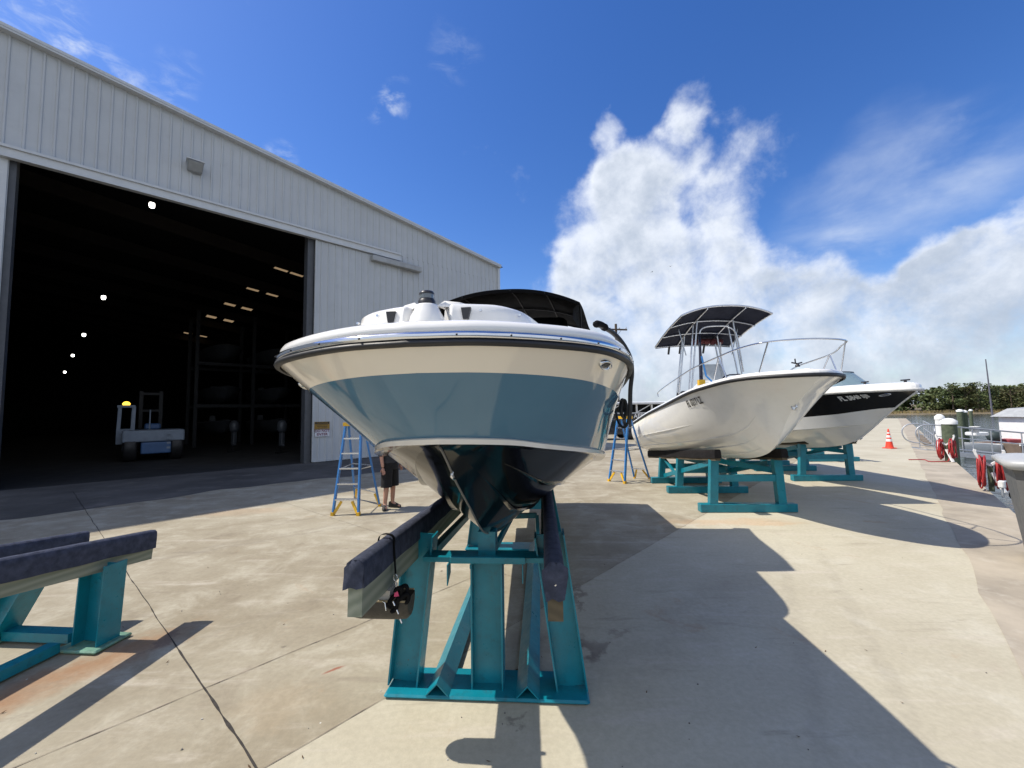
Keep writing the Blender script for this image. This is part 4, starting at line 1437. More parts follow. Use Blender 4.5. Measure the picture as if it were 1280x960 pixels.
# T-top
def top_pt(u, tt, dz=0.0):
    zf = 4.33 - .20 * u * u * abs(u) ** .3
    zr = 3.78 - .05 * u * u
    return V((u * .985 + .03, 2.83 + 1.98 * tt, lerp(zf, zr, tt) + .05 * math.sin(tt * PI) + dz))
us = [-1 + k / 10 for k in range(21)]; tts = [k / 8 for k in range(9)]
g = MB()
g.quadgrid([[top_pt(u, q, .02) for u in us] for q in tts])
g.quadgrid([[top_pt(u, q, -.0) for u in us] for q in tts])
g.quadgrid([[top_pt(u, 1, .02) for u in us], [top_pt(u, 1, -.05) for u in us]])
ttop = g.build('t_top', NAVY, boat2)
g = MB()
g.tube([top_pt(u, 0, .0) for u in us], .021)
g.tube([top_pt(u, 1, -.02) for u in us], .018)
for s_ in (-1, 1): g.tube([top_pt(s_, q, 0) for q in tts], .021)
for q in (.36, .68): g.tube([top_pt(u, q, -.03) for u in us], .016)
for u in (-.42, .42): g.tube([top_pt(u, q, -.035) for q in tts], .016)
for s_ in (-1, 1):
    for q, yb in ((.30, 3.35), (.42, 3.5), (.72, 4.15), (.80, 4.3)):
        p = top_pt(s_ * .42, q, -.06)
        g.tube(spline([p, p + V((s_ * .03, 0, -.25)), V((s_ * .62, yb, 2.3)), V((s_ * .68, yb, 1.5))], 4), .020)
    a = top_pt(s_ * .8, .55, -.04)
    g.tube([top_pt(s_ * .72, .5, -.03), V((s_ * .55, 3.75, 3.35))], .014)
p = [V((-.33, 3.3, 3.05)), V((-.40, 3.3, 3.2)), V((-.40, 3.3, 3.75)), V((-.30, 3.3, 3.93)), V((0, 3.3, 3.97)), V((.30, 3.3, 3.93)), V((.46, 3.3, 3.7)), V((.62, 3.4, 2.9))]
g.tube(spline(p, 5), .018)
g.build('t_top_frame', ALU, boat2)
g = MB()
for u in (-.62, -.32, .32): g.tube([top_pt(u, 1.0, -.02), top_pt(u, 1.05, -.19)], .028)
g.build('rod_holder', PLAST, boat2)
# life jackets stowed under the T-top
g = MB()
for k in range(5):
    c = top_pt(-.1 + .16 * k, .80, -.12)
    g.lathe([(0, -.09), (.08, -.06), (.10, 0), (.08, .05), (0, .07)], c, 10)
g.build('stowed_bag', mat('dull_red_cloth', (.10, .02, .022), .8), boat2)
# console, screen, seat, cooler
g = MB()
g.hexa([(-.38, 3.30, 1.4), (.38, 3.30, 1.4), (.38, 4.0, 1.4), (-.38, 4.0, 1.4), (-.34, 3.48, 2.72), (.34, 3.48, 2.72), (.34, 3.95, 2.60), (-.34, 3.95, 2.60)])
g.build('console', WHITE, boat2, .04)
g = MB()
g.hexa([(-.33, 3.50, 2.72), (.33, 3.50, 2.72), (.33, 3.52, 2.72), (-.33, 3.52, 2.72), (-.27, 3.72, 3.12), (.27, 3.72, 3.12), (.27, 3.74, 3.12), (-.27, 3.74, 3.12)])
g.build('windscreen', mat('grey_acrylic', (.42, .45, .47), .08, alpha=.55), boat2)
g = MB().box(-.42, .1, 4.5, 4.62, 1.7, 2.52, 0, .03); g.build('seat_back', PLAST, boat2)
g = MB().box(-.45, .45, 4.4, 4.95, 1.3, 2.0, 0, .05); g.build('seat', WHITE, boat2)
q = F2.L(at(893, 470, 8.0))
g = MB()
g.hexa([(-.35, 2.2, 2.25), (.25, 2.2, 2.25), (.25, 2.7, 2.2), (-.35, 2.7, 2.2), (-.30, 2.25, 2.62), (.2, 2.25, 2.62), (.2, 2.65, 2.6), (-.3, 2.65, 2.6)])
g.build('bow_seat', WHITE, boat2, .05)
# strapped-down rod bundle by the left leg of the T-top
p0, p1 = F2.L(at(876.5, 476, 8.3)), F2.L(at(874.5, 418, 9.4))
g = MB().tube([p0, lerp(p0, p1, .5), p1], [.035, .03, .022]); g.build('rolled_cover', NAVY, boat2)
g = MB().box(p0.x - .06, p0.x + .06, p0.y - .05, p0.y + .05, p0.z - .09, p0.z + .02); g.build('clamp', YELLOW, boat2)
g = MB().tube([p0 + V((.03, 0, .5)), p0 + V((.10, 0, .1)), p0 + V((.20, -.1, -.06))], .018); g.build('blue_strap', LADBLUE, boat2)
g = MB().tube([F2.L(at(900, 478, 7.6)), F2.L(at(905, 471, 7.5)), F2.L(at(912, 468.5, 7.4)), F2.L(at(925, 468, 7.2))], .012)
g.build('dock_line', NAVY, boat2)
# whip aerial
g = MB().tube([F2.L(at(903, 470, 10.2)), F2.L(at(900.5, 428, 10.2))], .014); g.build('aerial', WPAINT, boat2)
# deck cleat on the bow, bow eye, vent
cp = F2.L(at(997, 457, 6.5))
g = MB().lathe([(.035, 0), (.03, .03), (.012, .05)], (cp.x, cp.y, cp.z - .02), 10)
g.tube([cp + V((-.09, 0, .05)), cp + V((0, 0, .03)), cp + V((.08, .02, .05))], .012)
g.tube([cp + V((-.03, 0, .03)), cp + V((-.035, 0, .11))], .01)
g.build('cleat', PLAST, boat2)
for s_ in (-1,):
    p = ax[2]
    MB().lathe([(.035, 0), (.035, .09), (.02, .12)], (p.x, p.y + .15, deck_z(p.y + .15) - .02), 10).build('rail_foot', PLAST, boat2)
g = MB().tube([(0, .66, 2.10), (0, .60, 2.09), (0, .585, 2.05), (0, .62, 2.01), (0, .69, 2.02)], .012)
g.lathe([(.05, -.006), (.05, .004), (0, .006)], (0, .655, 2.06), 14, 0, True, 'y')
g.build('bow_eye', CHROME, boat2)
# registration on the starboard side (viewer's left)
def on_hull(H, i0, f0, sign, per_i, hgt):
    def fn(x, y):
        p, n, tx, ty = H.side_pt(i0 + x * per_i, f0 - y / hgt, sign, .012)
        return p
    return fn


def station_rate(H, i0, f):
    a = H.side_pt(i0 - .5, f, -1)[0]; b_ = H.side_pt(i0 + .5, f, -1)[0]
    return 1.0 / max((b_ - a).length, 1e-4)


def station_at(H, y, f):
    for i in range(H.n - 1):
        if H.row(f)[i].y <= y <= H.row(f)[i + 1].y: return i + .5
    return H.n / 2


INK = mat('vinyl_black', (.02, .02, .02), .4)
_, i0, f0_ = locate(H2, F2, 868, 503, -1, (30, 56))
put_text('FL 0217 LZ', .115, on_hull(H2, i0, f0_, -1, -station_rate(H2, i0, f0_), 1.25), INK, boat2, bold=.003)

# ------------------------------------------------------------------ boat 3: black-banded white boat
F3 = Frame(8.20, 8.35, 0.04)
H3 = SectionHull(6.9,
    [(0, 0), (.02, .09), (.06, .16), (.2, .30), (.4, .44), (.75, .62), (1.2, .80), (1.8, .95), (2.6, 1.07), (3.6, 1.15), (5, 1.18), (6.9, 1.15)],
    [(0, 2.36), (.75, 2.36), (1.8, 2.33), (2.6, 2.28), (3.6, 2.19), (5, 2.05), (6.9, 1.85)],
    [(0, 0), (.95, 0), (1.15, .15), (1.4, .30), (1.8, .47), (2.3, .64), (3.0, .80), (3.8, .91), (4.8, .98), (5.8, 1.02), (6.9, 1.02)],
    [(0, 2.34), (.95, 1.70), (1.15, 1.64), (1.4, 1.60), (1.8, 1.55), (2.3, 1.49), (3.0, 1.42), (3.8, 1.34), (4.8, 1.24), (5.8, 1.14), (6.9, 1.02)],
    [(0, 2.34), (.4, 2.09), (.75, 1.85), (.95, 1.70), (1.22, 1.50), (1.58, 1.27), (2.0, 1.11), (2.66, .99), (3.2, .93), (4, .86), (5, .77), (6.9, .60)])
boat3 = empty('bowrider_boat', F3.o, F3.a, 'white motor boat with a wide black side band and pale registration letters', 'boat', None)
g = MB()
BLK = mat('gelcoat_deep_black', (.006, .006, .007), .18, var=.05, spec=.35)
def zband(y): return table([(0, 2.06), (.7, 2.0), (1.5, 1.87), (4, 1.66), (6.9, 1.44)], y)
fb = [min(1, max(.3, (r_.z - zband(r_.y)) / max(r_.z - c_.z, .02))) for r_, c_ in zip(H3.R, H3.C)]
def rowf(k0, k1):
    """k0 of the band's height, then k1 of what is left below it"""
    return [lerp(a, b_, f * k0 + (1 - f) * k1) for a, b_, f in zip(H3.R, H3.C, fb)]
H3.strip(g, [rowf(0, 0), rowf(.5, 0), rowf(1, 0)], 1)
H3.strip(g, [rowf(1, 0), rowf(1, .5), rowf(1, 1)], 0)
E3 = [V((max(p.x - .06 * min(1, p.x * 2), 0), p.y + .01, p.z - .012)) for p in H3.C]
H3.strip(g, [H3.C, E3], 0)
H3.strip(g, [E3, [p + V((.02 * min(1, p.x * 4), 0, 0)) for p in H3.brow(.5, E3)], H3.K], 0)
g.poly([(-p.x, p.y, p.z) for p in (H3.R[-1], H3.C[-1])] + [tuple(H3.K[-1])] + [tuple(p) for p in (H3.C[-1], H3.R[-1])])
g.build('hull', [HULLW, BLK], boat3)
# bow stem guard
g = MB().tube([V((0, p.y - .006, p.z)) for p in H3.K[:34]], .018, 0, 8)
g.build('stem_guard', HULLW, boat3)
g = MB(); O3 = H3.offset
H3.strip(g, [O3(H3.R, .0, -.012), O3(H3.R, .03, .004), O3(H3.R, .035, .03), O3(H3.R, .022, .05), O3(H3.R, .0, .055)])
g.build('rub_rail', mat('grey_white_rail', (.62, .61, .58), .4), boat3)
g = MB()
H3.strip(g, [O3(H3.R, .0, .055), O3(H3.R, -.01, .12), O3(H3.R, -.06, .165), O3(H3.R, -.2, .18), [V((0, max(p.y, .3), p.z + .19)) for p in H3.R]])
g.build('deck', WHITE, boat3)
g = MB()
ws = spline([(-.95, 4.2, 0), (-.8, 3.3, 0), (-.5, 2.95, 0), (0, 2.85, 0), (.5, 2.95, 0), (.8, 3.3, 0), (.95, 4.2, 0)], 4)
g.quadgrid([[V((p.x, p.y - 1.35, 2.46)) for p in ws], [V((p.x * .85, p.y - .75, 2.93)) for p in ws]])
g.build('windscreen', mat('blue_grey_glass', (.16, .24, .27), .06, alpha=.75), boat3)
MB().tube([V((p.x * .85, p.y - .75, 2.935)) for p in ws], .014).build('windscreen_frame', PLAST, boat3)
for px, py, Yd in ((1081, 477.5, 9.6), (1131.5, 475, 8.6)):
    cp = F3.L(at(px, py, Yd))
    g = MB().tube([cp + V((0, -.1, 0)), cp + V((0, .1, 0))], .016); g.lathe([(.03, -.05), (.02, 0)], cp, 8)
    g.build('cleat', PLAST, boat3)
_, i0, f0_ = locate(H3, F3, 1106, 493.5, -1, (8, 50))
p, n, tx, ty = H3.side_pt(i0, f0_, -1, .004)
g = MB(); oval(g, p, n, tx, ty, .11, .035, 0, 1, 2)
g.build('docking_light', [CHROME, MATS['lamp_reflector'], PLAST], boat3)
_, i0, f0_ = locate(H3, F3, 1069, 496.5, -1, (8, 56))
put_text('FL 5848 SJB', .125, on_hull(H3, i0, f0_, -1, -station_rate(H3, i0, f0_), .66), mat('vinyl_silver', (.70, .70, .68), .4), boat3, bold=.006)
MB().tube([(0, 1.50, 1.33), (0, 1.46, 1.30), (0, 1.52, 1.27)], .014).build('bow_eye', CHROME, boat3)

# ------------------------------------------------------------------ step ladders
def ladder(fl_, fr_, bl_, br_, label):
    fl_, fr_, bl_, br_ = V(fl_), V(fr_), V(bl_), V(br_)
    c = (fl_ + fr_ + bl_ + br_) / 4
    o = empty('stepladder', (c.x, c.y, 0), 0, label, 'ladder', 'blue stepladders')
    fl_, fr_, bl_, br_ = [p - V((c.x, c.y, 0)) for p in (fl_, fr_, bl_, br_)]
    fm, bm = (fl_ + fr_) / 2, (bl_ + br_) / 2
    dx = (fr_ - fl_).normalized(); dy = (bm - fm); dy -= dx * dy.dot(dx); dy.normalize()
    Ht = 1.80
    tc = lerp(fm, bm, .36) + V((0, 0, Ht))
    def line(a, s_, k): return tc + dx * s_ * .17 + dy * k
    fT = [line(0, -1, -.07), line(0, 1, -.07)]; bT = [line(0, -1, .07), line(0, 1, .07)]
    for a, b_, w in ((fl_, fT[0], .032), (fr_, fT[1], .032)):
        MB().beam(a + V((0, 0, .02)), b_, w, .075, 0, tuple(dy)).build('rail', LADBLUE, o)
    for a, b_ in ((bl_, bT[0]), (br_, bT[1])):
        MB().beam(a + V((0, 0, .02)), b_, .028, .05, 0, tuple(dy)).build('rear_rail', LADBLUE, o)
    for k in range(1, 6):
        q = .305 * k / Ht
        a, b_ = lerp(fl_, fT[0], q), lerp(fr_, fT[1], q)
        MB().beam(a + dx * .016, b_ - dx * .016, .085, .028).build('step', ALU, o)
    g = MB()
    for k in (1, 3, 5):
        q = .305 * k / Ht
        g.beam(lerp(bl_, bT[0], q), lerp(br_, bT[1], q), .03, .02)
    g.build('rear_brace', ALU, o)
    for a, b_ in ((fl_, fr_), (fr_, fl_)):
        s_ = (b_ - a).normalized(); tp = fT[0] if a is fl_ else fT[1]
        g = MB().beam(a + s_ * .02 + V((0, 0, .035)), lerp(a, tp, .15) + s_ * .14, .05, .03, 0, tuple(dy))
        g.beam(a + V((0, 0, .0)), a + V((0, 0, .07)), .06, .085, 0, tuple(dy))
        g.build('foot_brace', YELLOW, o)
    for a, b_ in ((bl_, br_), (br_, bl_)):
        s_ = (b_ - a).normalized(); tp = bT[0] if a is bl_ else bT[1]
        g = MB().beam(a + s_ * .02 + V((0, 0, .035)), lerp(a, tp, .15) + s_ * .12, .04, .03, 0, tuple(dy))
        g.beam(a, a + V((0, 0, .06)), .05, .06, 0, tuple(dy))
        g.build('foot_brace', YELLOW, o)
    g = MB().beam(tc - dx * .21 + V((0, 0, .025)), tc + dx * .21 + V((0, 0, .025)), .23, .075, 0)
    g.build('top_cap', YELLOW, o)
    MB().beam(lerp(fl_, fT[0], .5), lerp(bl_, bT[0], .5), .015, .02).build('spreader', ALU, o)
    MB().beam(lerp(fr_, fT[1], .5), lerp(br_, bT[1], .5), .015, .02).build('spreader', ALU, o)
    return o


ladder(gd(416, 644.5), gd(448, 644.5), gd(444, 623.5), gd(474.5, 633), 'blue stepladder with yellow feet beside the person, left of the blue hull')
ladder(gd(761.5, 601.5), gd(781, 604.5), gd(793, 598), gd(812, 599), 'blue stepladder between the blue boat and the white boat stern')

# ------------------------------------------------------------------ person
def skin_body(name, verts, edges, radii, m, parent, sub=2, root=0):
    me = bpy.data.meshes.new(name)
    me.from_pydata([tuple(v) for v in verts], edges, [])
    o = bpy.data.objects.new(name, me)
    col.objects.link(o)
    md = o.modifiers.new('skin', 'SKIN')
    md.use_smooth_shade = True
    for i, r in enumerate(radii):
        r = r if isinstance(r, tuple) else (r, r)
        me.skin_vertices[0].data[i].radius = r
        me.skin_vertices[0].data[i].use_root = (i == root)
    sb = o.modifiers.new('sub', 'SUBSURF'); sb.levels = sb.render_levels = sub
    dg = bpy.context.evaluated_depsgraph_get()
    nm = bpy.data.meshes.new_from_object(o.evaluated_get(dg))
    nm.name = name
    bpy.data.objects.remove(o)
    for p in nm.polygons: p.use_smooth = True
    nm.materials.clear(); nm.materials.append(m)
    oo = bpy.data.objects.new(name, nm)
    col.objects.link(oo); oo.parent = parent
    return oo


SKIN = mat('skin', (0.50, 0.27, 0.19), 0.55, var=0.10, scale=6)
CLOTH = mat('black_shorts_cloth', (0.010, 0.010, 0.011), 0.9, var=0.2, scale=14, bump=0.3, bscale=30)
SHIRT = mat('charcoal_shirt_cloth', (0.035, 0.036, 0.042), 0.9, var=0.2, scale=10, bump=0.3, bscale=24)
SHOE = mat('dark_shoe', (0.020, 0.018, 0.017), 0.7)
pp = gd(487, 635.5)
PZ = 1.0
fx = math.atan2(-.35, 1)      # facing: to the viewer's right and a little towards the camera
per = empty('person', (pp.x, pp.y, 0), fx, 'person in black knee-length shorts standing behind the blue hull beside the stepladder', 'person')
# local frame: +x is ahead, +y is the person's left (away from the camera)
bv = [(0, 0, .95), (0, 0, 1.10), (0, 0, 1.28), (-.01, 0, 1.42), (.0, 0, 1.52), (.02, 0, 1.60), (.035, 0, 1.70), (.03, 0, 1.77),   # 0-7 spine to head
      (-.01, .17, 1.43), (-.02, .235, 1.16), (.10, .235, .93),                      # 8-10 left arm
      (-.01, -.17, 1.43), (-.03, -.26, 1.15), (.03, -.28, .90),                     # 11-13 right arm
      (0, .09, .90), (.01, .105, .50), (-.01, .115, .10), (.10, .125, .045), (.19, .13, .04),   # 14-18 left leg
      (0, -.09, .90), (.0, -.11, .50), (-.03, -.125, .10), (.03, -.195, .045), (.075, -.26, .04)]  # 19-23 right leg
be = [(0, 1), (1, 2), (2, 3), (3, 4), (4, 5), (5, 6), (6, 7), (3, 8), (8, 9), (9, 10), (3, 11), (11, 12), (12, 13), (0, 14), (14, 15), (15, 16), (16, 17), (17, 18), (0, 19), (19, 20), (20, 21), (21, 22), (22, 23)]
br = [(.13, .16), (.125, .15), (.13, .17), (.11, .15), .06, .07, .085, .06, .065, .045, .030, .065, .045, .030, .09, .062, .042, .040, .028, .09, .062, .042, .040, .028]
body = skin_body('body', bv, be, br, SKIN, per)
# hands with fingers
def hand(wr, palm_dir, side_dir, parent):
    wr, pd, sdv = V(wr), V(palm_dir).normalized(), V(side_dir).normalized()
    nv = pd.cross(sdv).normalized()
    vs, es, rs = [wr, wr + pd * .05, wr + pd * .085], [(0, 1), (1, 2)], [.026, (.036, .018), (.038, .016)]
    for k, (o_, L) in enumerate(((-.03, .068), (-.010, .078), (.010, .073), (.03, .058))):
        b0 = len(vs)
        base = wr + pd * .088 + sdv * o_
        vs += [base, base + pd * L * .5 + nv * .010, base + pd * L * .9 + nv * .032]
        rs += [.0095, .0088, .0075]; es += [(2, b0), (b0, b0 + 1), (b0 + 1, b0 + 2)]
    b0 = len(vs)
    vs += [wr + pd * .035 - sdv * .035, wr + pd * .07 - sdv * .052 + nv * .012, wr + pd * .098 - sdv * .050 + nv * .022]
    rs += [.013, .011, .009]; es += [(1, b0), (b0, b0 + 1), (b0 + 1, b0 + 2)]
    return skin_body('hand', vs, es, rs, SKIN, parent, 1)


hand((.03, -.28, .905), (.25, -.05, -1), (1, .2, .1), per)
hand((.10, .235, .935), (.35, .05, -1), (1, 0, .2), per)
# face, ears, hair
g = MB()
g.lathe([(0, -.02), (.014, -.01), (.012, .01), (.006, .03), (0, .035)], (.125, 0, 1.68), 8); g.build('nose', SKIN, per)
for s_ in (-1, 1):
    MB().lathe([(0, -.012), (.011, 0), (0, .012)], (.105, s_ * .032, 1.715), 8).build('eye', mat('eye_white', (.6, .6, .58), .3), per)
    MB().lathe([(0, -.03), (.016, -.015), (.02, .01), (0, .03)], (.02, s_ * .085, 1.70), 8).build('ear', SKIN, per)
MB().tube([(.108, -.024, 1.645), (.118, 0, 1.643), (.108, .024, 1.645)], .006, 0, 6).build('mouth', mat('lip', (.35, .12, .10), .5), per)
g = MB(); g.lathe([(.088, -.05), (.096, .0), (.088, .05), (.05, .085), (0, .095)], (.018, 0, 1.735), 16)
g.build('hair', mat('brown_hair', (.05, .032, .02), .8), per)
# shorts and shirt around the body
def sleeve(g, rings, n=16):
    rows_ = []
    for c, rx, ry in rings:
        rows_.append([V(c) + V((rx * math.cos(2 * PI * k / n), ry * math.sin(2 * PI * k / n), .004 * math.sin(k * 2.3))) for k in range(n)])
    g.quadgrid(rows_, 0, True, True)


g = MB()
sleeve(g, [((0, 0, 1.06), .150, .185), ((0, 0, .98), .160, .200), ((0, 0, .90), .165, .205), ((.005, 0, .84), .15, .205)])
sleeve(g, [((0, .09, .92), .125, .115), ((.005, .10, .80), .130, .112), ((.01, .11, .65), .122, .110), ((.012, .112, .53), .120, .112), ((.012, .112, .475), .122, .114)])
sleeve(g, [((0, -.09, .92), .125, .115), ((.002, -.10, .80), .130, .112), ((.004, -.115, .65), .122, .110), ((.004, -.12, .53), .120, .112), ((.004, -.12, .475), .122, .114)])
g.build('shorts', CLOTH, per)
g = MB()
sleeve(g, [((0, 0, .99), .165, .205), ((0, 0, 1.10), .155, .195), ((0, 0, 1.28), .155, .20), ((-.005, 0, 1.40), .14, .205), ((-.005, 0, 1.48), .10, .14), ((0, 0, 1.53), .075, .08)])
for s_ in (-1, 1):
    rows_ = []
    for q, r_ in ((0, .105), (.35, .10), (.8, .09), (.95, .088)):
        c = lerp(V((-.01, s_ * .15, 1.43)), V((-.025, s_ * .25, 1.17)), q)
        rows_.append([c + V((r_ * math.cos(2 * PI * k / 14), r_ * .75 * math.sin(2 * PI * k / 14), r_ * .5 * math.sin(2 * PI * k / 14) * -s_)) for k in range(14)])
    g.quadgrid(rows_, 0, True, True)
g.build('shirt', SHIRT, per)


def shoe(c, ang):
    g = MB()
    m_ = Matrix.Translation(c) @ Matrix.Rotation(ang, 4, 'Z')
    rows_ = []
    for z, a, b_, w in ((.0, -.10, .20, .050), (.025, -.105, .205, .054), (.06, -.10, .195, .050), (.085, -.095, .12, .042), (.12, -.085, .03, .040)):
        row = []
        for k in range(18):
            th = 2 * PI * k / 18
            xx = (a + b_) / 2 + (b_ - a) / 2 * math.cos(th)
            row.append(m_ @ V((xx, w * math.sin(th) * (1 - .12 * math.cos(th)), z)))
        rows_.append(row)
    g.quadgrid(rows_, 0, True, True); g.poly(rows_[0]); g.poly(rows_[-1])
    g.build('shoe', SHOE, per)


shoe((-.005, .118, .0), .1)
shoe((-.03, -.125, .0), -1.0)

# ------------------------------------------------------------------ traffic cone
c = gd(1112, 560.5)
o = empty('traffic_cone', (c.x, c.y, 0), .3, 'orange traffic cone with two white bands on the quay', 'cone')
MB().box(-.21, .21, -.21, .21, 0.004, .045, 0, .015).build('base', ORANGE, o)
prof = [(.165, .045), (.155, .07), (.028, .93), (.022, .95), (0, .952)]
def rad(z): return lerp(.155, .028, (z - .07) / .86)
g = MB().lathe([(.165, .045), (.155, .07), (rad(.30), .30), (rad(.5), .5), (rad(.7), .7), (.028, .93), (.022, .95), (0, .952)], n=24)
g.build('body', ORANGE, o)
for z0, z1 in ((.34, .46), (.53, .64), (.72, .78)):
    MB().lathe([(rad(z0) + .003, z0), (rad(z1) + .003, z1)], n=24).build('reflective_band', WPAINT, o)

# ------------------------------------------------------------------ hose stands on the quay's edge
def hose_stand(p, rz, label, seed):
    random.seed(seed)
    o = empty('hose_stand', (p.x, p.y, 0), rz, label, 'hose rack', 'red hose racks on the quay edge')
    g = MB()
    g.beam((0, 0, 0), (0, 0, .62), .09, .09)
    g.build('post', TREATED, o)
    for s_ in (-1, 1):
        g = MB()
        sp = spline([(0, 0, .60), (s_ * .06, 0, .66), (s_ * .17, -.04, .76), (s_ * .23, -.05, .92), (s_ * .22, -.05, .98)], 4)
        for a, b_ in zip(sp, sp[1:]): g.beam(a, b_, .045, .11, 0, (0, 1, 0))
        g.build('hook_arm', WPAINT, o)
    g = MB().beam((.02, -.10, .45), (.18, -.22, .02), .07, .05); g.build('strut', WPAINT, o)
    for s_, n in ((-1, 9), (1, 11)):
        g = MB()
        for k in range(n):
            cx = s_ * (.10 + .012 * k) + random.uniform(-.01, .01)
            cy = random.uniform(-.12, .10)
            ht, wd = random.uniform(.60, .72), random.uniform(.14, .20)
            zt = .80 + random.uniform(-.05, .05)
            pts = []
            for j in range(20):
                a = 2 * PI * j / 20
                pts.append(V((cx + .03 * math.sin(a + k), cy + wd * math.cos(a), zt - ht / 2 + ht / 2 * math.sin(a))))
            g.tube(pts, .016, 0, 6, closed=True)
        g.build('hose_coil', REDHOSE, o)
    return o


h1 = gd(1184, 577)
hose_stand(h1, -.95, 'red hoses coiled on white hooks beside the gangway railing', 3)
h2 = gd(1240, 614)
hose_stand(h2, -.75, 'red hoses coiled on white hooks just left of the grey bin', 5)
# loose hose on the ground from the first rack
o = empty('loose_hose', (h1.x, h1.y, 0), 0, 'red hose end lying straight across the quay by the farther hose rack', 'hose')
pts = [V((0, -.1, .2)), V((-.12, -.15, .04)), V((-.3, -.12, .025)), V((-.7, -.05, .022))] + [gd(1155, 575.2) - h1 + V((0, 0, .022)), gd(1136, 575.2) - h1 + V((0, 0, .022))]
MB().tube(spline(pts, 5), .017).build('hose', REDHOSE, o)
# hose bib and chain by the second rack
p = gd(1254, 622)
o = empty('hose_tap', (p.x, p.y, 0), .4, 'grey pipe tap with looped hose end between the red hoses and grey bin', 'tap')
MB().tube([(0, 0, 0), (0, 0, .32), (.04, -.04, .36), (.12, -.1, .33)], .022).build('pipe', GALV, o)
pts = [V((.10 + .10 * math.cos(a), -.12 + .03 * math.sin(2 * a), .15 + .15 * math.sin(a))) for a in [2 * PI * k / 16 for k in range(16)]]
MB().tube(pts, .016, 0, 6, closed=True).build('loop', PLAST, o)
MB().box(-.16, -.04, -.08, .02, .22, .38, 0, .02).build('valve_box', WPAINT, o)

# ------------------------------------------------------------------ grey bin at the right edge
bc = at(1322, 575, 5.35)
zt = 1.10
o = empty('wheeled_bin', (bc.x, bc.y, 0), -.75, 'large grey wheeled bin with a pale lid at the right edge', 'bin')
g = MB()
rows = []
for z, hx, hy in ((.06, .25, .28), (.20, .262, .293), (.55, .30, .33), (.96, .345, .375), (1.0, .36, .39)):
    e = .05
    rows.append([(-hx + e, -hy, z), (hx - e, -hy, z), (hx, -hy + e, z), (hx, hy - e, z), (hx - e, hy, z), (-hx + e, hy, z), (-hx, hy - e, z), (-hx, -hy + e, z)])
g.quadgrid(rows, 0, False, True); g.poly(rows[0]); g.poly(rows[-1])
g.build('bin_body', GREYP, o, .012)
g = MB()
rows = []
for z, k in ((1.0, .0), (1.03, .03), (1.075, .035), (1.10, .0), (1.125, -.10), (1.135, -.25)):
    hx, hy, e = .385 + k, .415 + k, .06
    rows.append([(-hx + e, -hy, z), (hx - e, -hy, z), (hx, -hy + e, z), (hx, hy - e, z), (hx - e, hy, z), (-hx + e, hy, z), (-hx, hy - e, z), (-hx, -hy + e, z)])
g.quadgrid(rows, 0, True, True); g.poly(rows[0]); g.poly(rows[-1])
g.build('lid', LGREY, o)
for x in (-.2, 0, .2):
    MB().box(x - .02, x + .02, -.42, -.34, .62, .94).build('rib', GREYP, o)
for s_ in (-1, 1):
    MB().lathe([(.0, -.03), (.10, -.03), (.10, .03), (0, .03)], (s_ * .20, .22, .10), 18, 0, True, 'x').build('wheel', RUBBER, o)
MB().tube([(-.25, .45, .95), (-.25, .50, .99), (.25, .50, .99), (.25, .45, .95)], .016).build('handle', GREYP, o)

o.scale = (1.22, 1.22, 1.22)
# ------------------------------------------------------------------ gangway, floating dock, pilings, barge
def rail_run(parent, p, q, h, n, two=True, name='handrail'):
    p, q = V(p), V(q); up = V((0, 0, 1))
    g = MB()
    g.tube([p + up * h, q + up * h], .024)
    g.tube([p + up * h * .55, q + up * h * .55], .019)
    g.tube([p + up * .10, q + up * .10], .019)
    for k in range(n + 1):
        a = lerp(p, q, k / n)
        g.tube([a, a + up * h], .022)
    return g.build(name, GALV, parent)


g0 = gd(1158, 563)
gdir = V((.93, -.37, 0)).normalized(); gn = V((-gdir.y, gdir.x, 0))
gw = empty('gangway', (g0.x, g0.y, 0), 0, 'grey metal gangway with looped handrails sloping from the quay to the dock', 'gangway')
A, B_ = V((0, 0, .05)), gdir * 9 + V((0, 0, -.95))
for s_ in (0, 1.25):
    a, b_ = A + gn * s_, B_ + gn * s_
    rail_run(gw, a + gdir * .3, b_, 1.12, 9)
    # looped rail end over the quay
    g = MB()
    e = a + gdir * .3
    loop = [e + V((0, 0, 1.12)), e - gdir * .35 + V((0, 0, 1.10)), e - gdir * .58 + V((0, 0, .92)), e - gdir * .63 + V((0, 0, .65)), e - gdir * .5 + V((0, 0, .36)), e - gdir * .2 + V((0, 0, .22)), e + V((0, 0, .2))]
    g.tube(spline(loop, 5), .028)
    g.build('rail_loop', GALV, gw)
g = MB(); g.beam(A + gn * .62 - V((0, 0, .05)), B_ + gn * .62 - V((0, 0, .05)), 1.25, .05)
for s_ in (0, 1.25): g.beam(A + gn * s_ - V((0, 0, .08)), B_ + gn * s_ - V((0, 0, .08)), .07, .2)
g.build('walkway', GALV, gw)
# guard rail along the quay beyond the gangway
fr0 = DE0 + DD * ((g0 - DE0).dot(DD) + 2.2) - DN * .12
gr = empty('guard_rail', (fr0.x, fr0.y, 0), 0, 'grey pipe guard rail along the quay edge behind the orange cone', 'railing')
rail_run(gr, (0, 0, 0), DD * 9, 1.05, 5)
pts = [V((0, 0, 1.05)), -DD * .4 + V((0, 0, 1.0)), -DD * .6 + V((0, 0, .78)), -DD * .45 + V((0, 0, .55)), V((0, 0, .55))]
MB().tube(spline(pts, 5), .024).build('rail_loop', GALV, gr)
